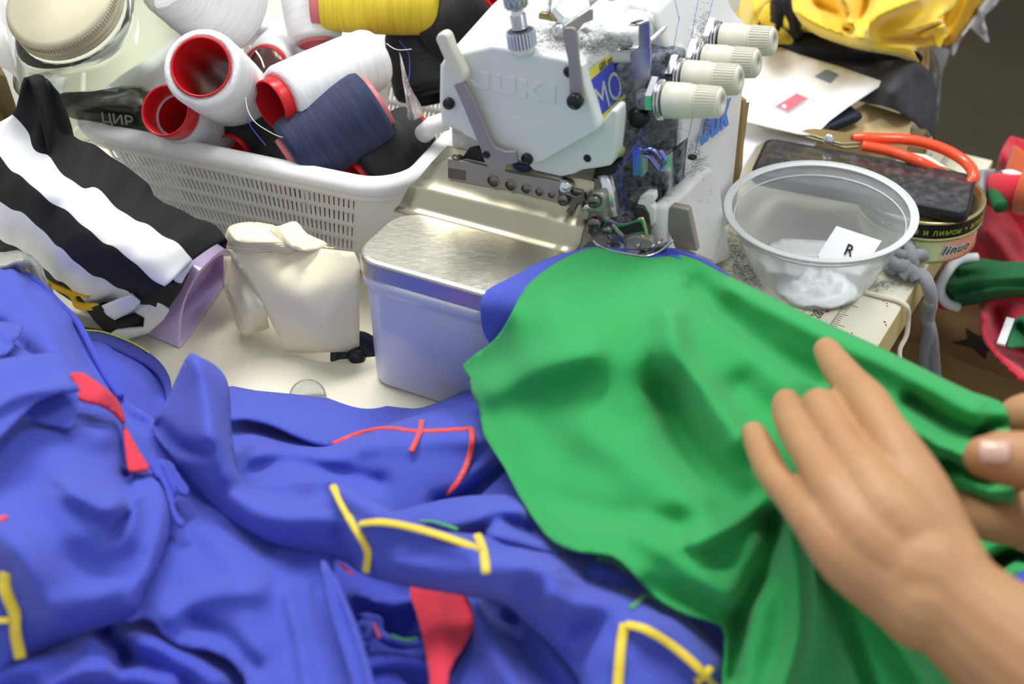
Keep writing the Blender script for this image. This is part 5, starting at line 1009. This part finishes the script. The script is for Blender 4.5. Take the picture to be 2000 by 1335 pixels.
sheet('red_lining', [(800, 1144), (860, 1146), (915, 1164), (926, 1200), (922, 1228), (900, 1272), (878, 1312), (862, 1420), (846, 1420), (838, 1320), (826, 1250), (812, 1195)], [(800, 1144, .036), (915, 1164, .036), (922, 1228, .038), (862, 1400, .044), (838, 1320, .040), (812, 1195, .036)], rj, [([(850, 1160), (862, 1280), (856, 1400)], .004, 30)], 8, .0018, parent=rt_, smooth_out=2)
sheet('back_panel', [(440, 756), (500, 762), (600, 772), (700, 785), (770, 794), (815, 797), (850, 787), (885, 772), (918, 761), (940, 790), (944, 815), (880, 840), (760, 852), (680, 866), (630, 866), (580, 848), (530, 826), (480, 815), (445, 814)], [(440, 756, .010), (815, 797, .006), (918, 761, .018), (944, 815, .026), (680, 866, .016), (580, 848, .030), (480, 815, .032), (560, 800, .016)], bj, [([(800, 822), (860, 796), (940, 776)], .006, 14)], 8, .002, parent=rt_)
sheet('embroidered_panel', [(430, 790), (490, 810), (540, 825), (600, 845), (640, 852), (690, 852), (750, 830), (810, 812), (870, 795), (935, 780), (960, 820), (990, 880), (1030, 960), (1020, 1010), (760, 1010), (640, 980), (500, 980), (452, 900)],
      [(430, 790, .004), (540, 830, .005), (640, 855, .012), (500, 870, .030), (600, 885, .026), (750, 830, .022), (870, 795, .024), (935, 780, .030), (1030, 960, .040), (900, 970, .030), (760, 1010, .03), (500, 980, .05), (620, 920, .036), (800, 880, .042)], bj,
      [([(500, 880), (580, 885), (640, 890), (700, 870)], .008, 18, 26), ([(480, 930), (560, 900), (660, 925), (740, 940)], -.006, 18), ([(740, 860), (850, 850), (930, 850)], .008, 24, 30), ([(860, 985), (920, 965), (1000, 900)], -.012, 18)], 8, .002, parent=rt_, crk=.0005, key='panel')
thread_on('red_embroidered_line', 'panel', [(650, 866), (700, 846), (740, 837), (775, 837), (810, 842), (860, 841), (905, 838), (921, 839), (921, 870), (912, 905), (893, 942), (872, 964)], 11, re_, rt_, n=8)
thread_on('red_embroidered_line', 'panel', [(824, 820), (819, 845), (802, 883)], 10, re_, rt_, lift=.002)
sheet('back_lobe', [(690, 985), (760, 998), (820, 985), (880, 972), (940, 966), (1000, 967), (1035, 990), (1062, 1030), (1095, 1062), (1140, 1080), (1130, 1110), (1000, 1100), (860, 1080), (740, 1030)], [(690, 985, .045), (880, 972, .050), (1000, 967, .055), (1095, 1062, .052), (1140, 1080, .045), (860, 1080, .045), (960, 1010, .066)], bj, [([(850, 1030), (940, 1010), (1010, 1000)], .008, 20), ([(930, 1060), (970, 1010), (1040, 1040)], -.007, 14), ([(960, 1045), (1030, 1060), (1100, 1085)], .008, 18)], 8, .002, parent=rt_, roll=.004, key='lobe')
thread_on('green_embroidered_line', 'lobe', [(820, 1017), (850, 1019), (895, 1034)], 7, ge, rt_, lift=.004)
sl = [(370, 690), (392, 697), (420, 712), (440, 735), (449, 768), (452, 830), (458, 885), (472, 935), (500, 952), (580, 942), (645, 938), (700, 962), (790, 1008), (850, 1032), (900, 1040), (945, 1045), (985, 1060), (1060, 1078), (1110, 1078), (1160, 1080), (1210, 1092), (1255, 1130), (1310, 1180), (1370, 1230), (1408, 1275), (1418, 1330), (1400, 1420), (1180, 1420), (1130, 1325), (1080, 1262), (1030, 1218), (980, 1178), (900, 1162), (800, 1145), (715, 1124), (660, 1090), (600, 1078), (520, 1055), (440, 1008), (380, 950), (330, 885), (298, 832), (328, 775), (350, 725)]
sheet('sleeve', sl, [(370, 690, .088), (440, 735, .082), (452, 830, .070), (472, 935, .058), (580, 942, .062), (645, 938, .072), (790, 1008, .078), (945, 1045, .078), (1160, 1080, .062), (1310, 1180, .052), (1408, 1275, .045), (1400, 1420, .045), (1130, 1325, .055), (980, 1178, .058), (800, 1145, .062), (660, 1090, .060), (520, 1055, .058), (380, 950, .056), (298, 832, .060), (350, 725, .080), (400, 850, .080), (700, 1050, .082), (1000, 1110, .080), (1250, 1230, .068)], bj,
      [([(385, 700), (405, 790), (425, 880), (470, 970), (540, 1005), (640, 1010)], .012, 22, 34), ([(460, 950), (540, 965), (630, 960)], -.004, 16), ([(645, 940), (740, 985), (850, 1040), (960, 1090), (1080, 1120)], .012, 18, 46), ([(640, 950), (655, 1010), (690, 1090)], -.007, 16, 24), ([(950, 1080), (1050, 1070), (1140, 1100)], -.006, 20), ([(1080, 1170), (1180, 1190), (1300, 1230), (1380, 1300)], .010, 30), ([(1120, 1280), (1160, 1210), (1230, 1200)], -.006, 26), ([(780, 1100), (880, 1120), (990, 1150)], .007, 30), ([(310, 830), (350, 870), (400, 880)], -.007, 14), ([(1150, 1130), (1230, 1150), (1290, 1190)], -.005, 16)], 8, .002, parent=rt_, roll=.005, crk=.0005, key='sleeve')
for l, wd_ in (([(650, 948), (668, 985), (690, 1025), (708, 1055), (718, 1080), (714, 1117)], 12), ([(702, 1023), (740, 1019), (790, 1026), (860, 1045), (940, 1073)], 13), ([(932, 1044), (944, 1075), (950, 1120)], 14), ([(1220, 1218), (1213, 1260), (1206, 1350)], 15), ([(1222, 1219), (1260, 1228), (1310, 1258), (1360, 1300), (1400, 1345)], 15), ([(1388, 1303), (1376, 1318), (1358, 1332)], 12)):
    thread_on('yellow_embroidered_line', 'sleeve', l, wd_, ye, rt_)
for l in ([(1166, 1088), (1200, 1094), (1222, 1112)], [(1232, 1188), (1250, 1170), (1268, 1162), (1300, 1178)]): thread_on('green_embroidered_line', 'sleeve', l, 9, ge, rt_)
thread_on('red_embroidered_line', 'sleeve', [(664, 1098), (674, 1110), (690, 1122)], 6, re_, rt_)
# ------------------------------------------------------------------ fabric being sewn
def zb(x, y): return FB(x, y, -.010).z
gg = thing('green_fabric', 'bright green jersey panel being sewn and pulled towards the hands', 'fabric', P(1300, 900, 0))
bl2 = [(1158, 481), (1120, 490), (1060, 508), (1000, 540), (960, 560), (944, 575), (938, 600), (942, 640), (955, 668), (990, 700), (1080, 660), (1200, 590), (1340, 548), (1420, 542), (1412, 528), (1380, 508), (1340, 492), (1300, 484), (1240, 486)]
o = sheet('blue_under_panel', bl2, [(1158, 481, .1005), (1060, 508, .1005), (1000, 540, .1008), (985, 572, .1006), (950, 572, .1000), (938, 600, zb(938, 600)), (942, 640, zb(942, 640)), (955, 668, zb(955, 668)), (990, 700, zb(990, 700) - .004), (1080, 620, .095), (1250, 590, .0960), (1370, 550, .0965), (1420, 542, .0995), (1340, 492, .1005), (1240, 486, .1003)], bj, [], 7, .0012, parent=gg)
ov = G(); 
for i in range(46):
    t = i / 45; x = 1310 + 106 * t; y = 485 + 48 * t + 10 * math.sin(t * 3.14) * -.4; ov.tube([P(x, y, .1012), P(x - 9, y + 12, .1022)], .00028, 4)
ov.out('overlock_stitches', T['thread'], gg)
gr = [(1164, 482), (1110, 500), (1060, 530), (1025, 562), (1002, 605), (980, 645), (955, 672), (903, 712), (918, 738), (920, 765), (936, 800), (945, 850), (985, 912), (1012, 965), (1062, 1040), (1100, 1066), (1135, 1076), (1195, 1083), (1232, 1112), (1262, 1145), (1300, 1176), (1350, 1200), (1400, 1214), (1420, 1240), (1414, 1330), (1400, 1420), (1900, 1420), (1960, 1180), (1900, 1060), (1870, 962), (1915, 990), (1955, 995), (1976, 985), (1982, 960), (1978, 900), (1974, 850), (1968, 808), (1952, 783), (1900, 765), (1840, 737), (1716, 676), (1578, 614), (1480, 565), (1423, 539), (1380, 516), (1330, 497), (1280, 503), (1220, 497)]
gz = [(1164, 482, .1022), (1110, 500, .1022), (1060, 530, .1022), (1010, 585, .1005), (980, 645, zb(980, 645) + .006), (955, 672, zb(955, 672) + .006), (903, 712, zb(903, 712) + .008), (920, 765, .056), (945, 850, .058), (985, 912, .060), (1062, 1040, .068), (1135, 1076, .080), (1232, 1112, .078), (1300, 1176, .072), (1400, 1214, .064), (1414, 1330, .06), (1400, 1420, .06), (1900, 1420, .00), (1960, 1180, .03), (1900, 1060, .06), (1870, 962, .10), (1976, 985, .118), (1978, 900, .135), (1952, 783, .132), (1840, 737, .128), (1716, 676, .122), (1578, 614, .115), (1423, 539, .104), (1330, 497, .1022), (1220, 497, .1022),
      (1000, 592, .1030), (1080, 612, .1045), (1180, 640, .1055), (1270, 668, .1060), (1080, 560, .1035), (1200, 560, .1040), (1350, 560, .1060), (1400, 550, .1060), (1300, 530, .1045), (1370, 530, .1050), (1060, 690, .094), (1200, 700, .1005), (1400, 680, .106), (1100, 800, .075), (1250, 820, .084), (1400, 800, .094), (1600, 760, .110), (1200, 960, .074), (1400, 960, .082), (1500, 1000, .088), (1700, 1000, .085), (1600, 1200, .058), (1750, 1250, .03), (1500, 1200, .066), (1800, 850, .118)]
o = sheet('green_panel', gr, gz, gj,
      [([(1150, 690), (1050, 720), (960, 760)], .007, 36), ([(1310, 620), (1330, 700), (1390, 780), (1440, 850)], .010, 26, 40), ([(1300, 760), (1340, 860), (1420, 960), (1500, 1000)], -.014, 40, 46), ([(1360, 560), (1500, 680), (1600, 740)], -.008, 30, 20), ([(1430, 560), (1600, 650), (1750, 720), (1900, 800)], .007, 26), ([(1150, 840), (1230, 900), (1320, 960), (1420, 980)], .006, 50), ([(1100, 980), (1200, 1010), (1320, 1020)], -.004, 30),
       ([(1540, 980), (1480, 990), (1420, 1030), (1360, 1060)], .010, 20, 26), ([(1520, 1010), (1500, 1100), (1450, 1200), (1430, 1320)], -.014, 18, 24), ([(1545, 1010), (1560, 1120), (1560, 1240), (1530, 1340)], .014, 20, 24), ([(1575, 1030), (1620, 1150), (1660, 1260), (1700, 1380)], -.012, 22), ([(1640, 1080), (1720, 1200), (1800, 1330)], .010, 22), ([(1250, 1040), (1350, 1110), (1420, 1160)], .006, 30), ([(1270, 1150), (1360, 1180), (1430, 1210)], -.006, 24),
       ([(1780, 780), (1860, 830), (1930, 850)], -.009, 16), ([(1770, 830), (1850, 880), (1910, 900)], .008, 16), ([(1850, 900), (1910, 930), (1970, 930)], -.010, 14), ([(1880, 930), (1930, 960), (1975, 960)], .008, 14), ([(1980, 830), (1930, 830), (1910, 860)], -.008, 10),
       ([(1450, 760), (1540, 850), (1600, 960)], -.006, 40)], 8, .0012, parent=gg, smooth_out=2, crk=.00045, key='green')
# green and blue cloth in the lap at lower right
lp = thing('lap_cloth', 'green cloth with a blue edge lying low behind the forearm at lower right', 'fabric', P(1950, 1080, -.05))
sheet('green_part', [(1860, 1010), (1885, 1018), (1930, 1030), (1980, 1050), (2060, 1070), (2060, 1200), (1960, 1200), (1900, 1120)], [(1860, 1010, .0), (1980, 1050, .01), (2060, 1200, .0), (1900, 1120, .0)], gj, [([(1930, 1110), (1960, 1090), (2010, 1075)], -.03, 14, 20), ([(1990, 1080), (1960, 1140)], .01, 14)], 8, .002, parent=lp)
sheet('blue_part', [(1978, 1135), (2000, 1112), (2060, 1090), (2060, 1200), (1990, 1180)], [(1978, 1135, .02), (2060, 1090, .02), (2060, 1200, .02)], bj, [], 8, .002, parent=lp)
# ------------------------------------------------------------------ person: two hands
skin = mat('skin', 'b98c62', .5, var=.4, vs=34, vcol='ab7655', bump=.3, bs=350, sss=.08)
nailm = mat('nail', 'e2b9a8', .25, coat=.5)
pr_ = thing('person', 'person out of frame, left bare forearm and both hands guiding the green fabric', 'person', P(1950, 1200, 0))
def limb_mesh(name, chains, parent, vox=.0014, it=4):
    g = G()
    for ch in chains:
        q = cr([(*P(x, y, z), r) for x, y, z, r in ch], 5); 
        pl = [Vector(a[:3]) for a in q]; rs = [a[3] for a in q]
        g.tube(pl, .01, 16, rs=rs); g.ball(pl[0], rs[0] * .995, n=16); g.ball(pl[-1], rs[-1] * .995, n=16)
    o = g.out(name, skin, parent)
    r = o.modifiers.new('remesh', 'REMESH'); r.mode = 'VOXEL'; r.voxel_size = vox; r.use_smooth_shade = True
    s = o.modifiers.new('smooth', 'SMOOTH'); s.iterations = it; s.factor = .6
    return o
idx = [(1614, 684, .130, .0070), (1634, 714, .138, .0082), (1664, 752, .150, .0090), (1696, 788, .160, .0100), (1724, 834, .163, .0100), (1752, 884, .163, .0118)]
mid = [(1598, 852, .118, .0075), (1592, 822, .126, .0085), (1600, 792, .146, .0086), (1628, 840, .156, .0088), (1660, 892, .160, .0094), (1692, 936, .163, .0116)]
rng_ = [(1536, 786, .124, .0072), (1542, 812, .134, .0082), (1564, 856, .148, .0082), (1597, 908, .154, .0086), (1634, 966, .158, .0112)]
pky = [(1472, 846, .118, .0062), (1488, 880, .124, .0074), (1510, 926, .134, .0074), (1548, 972, .142, .0078), (1598, 1022, .149, .0108)]
thb = [(1740, 905, .128, .0088), (1778, 935, .130, .0100), (1820, 1000, .134, .0115), (1850, 1060, .138, .0130), (1858, 1110, .140, .0150)]
WR = (1826, 1140, .144)
pal = [[(1752, 884, .163, .0118), (1792, 970, .158, .0150), (1832, 1080, .147, .0175), (1850, 1135, .144, .0200)],
       [(1692, 936, .163, .0116), (1740, 1010, .160, .0160), (1800, 1095, .148, .0190), (1828, 1145, .143, .0205)],
       [(1634, 966, .158, .0112), (1700, 1050, .154, .0160), (1780, 1120, .145, .0185), (1812, 1155, .142, .0205)],
       [(1598, 1022, .149, .0108), (1660, 1080, .147, .0150), (1750, 1140, .142, .0175), (1805, 1175, .140, .0200)]]
arm_ = [(1800, 1120, .146, .0220), (1855, 1170, .140, .0225), (1930, 1235, .134, .0250), (2030, 1310, .128, .0300), (2140, 1400, .120, .0360), (2280, 1510, .11, .041)]
lh = limb_mesh('left_hand_and_forearm', [idx, mid, rng_, pky, thb, arm_] + pal, pr_)
def nail(x, y, z, dx, dy, s, par):
    c = P(x, y, z); a = (P(x + dx, y + dy, z) - c).normalized(); n_ = (CAM - c).normalized(); b_ = n_.cross(a).normalized(); n_ = a.cross(b_)
    vs = []; fs = []
    for i in range(7):
        for j in range(7):
            u_ = (i / 6 - .5) * 2; v_ = (j / 6 - .5) * 2; k = (1 - .12 * v_ * v_); vs.append(c + a * u_ * s * 1.15 * k + b_ * v_ * s * .85 + n_ * (-(v_ ** 2) * s * .35 - max(0, -u_) * s * .15))
    for i in range(6):
        for j in range(6): fs.append((i * 7 + j, i * 7 + j + 1, (i + 1) * 7 + j + 1, (i + 1) * 7 + j))
    o = obj('fingernail', vs, fs, nailm, par); solid(o, .0006); return o
nail(1528, 778, .1325, 8, 16, .0042, lh)
# right hand pinching the cloth end
th2 = [(1924, 892, .152, .0096), (1950, 893, .154, .0118), (1995, 898, .156, .0128), (2050, 905, .154, .0140), (2120, 930, .148, .0190)]
in2 = [(1968, 840, .116, .0085), (1986, 822, .122, .0112), (2020, 812, .128, .0118), (2080, 830, .132, .0130), (2150, 880, .136, .0160)]
md2 = [(1868, 968, .094, .0070), (1900, 1000, .098, .0090), (1945, 1018, .104, .0105), (2010, 1010, .112, .0125), (2090, 985, .122, .0150), (2150, 950, .13, .018)]
rg2 = [(1960, 1010, .085, .0085), (2010, 1040, .09, .0100), (2090, 1030, .10, .0120), (2160, 990, .115, .018)]
bt2 = [(2120, 930, .140, .0220), (2200, 940, .135, .0280), (2300, 980, .13, .030), (2420, 1040, .125, .034)]
rh = limb_mesh('right_hand', [th2, in2, md2, rg2, bt2], pr_)
nail(1944, 883, .1660, -16, -1, .0058, rh)
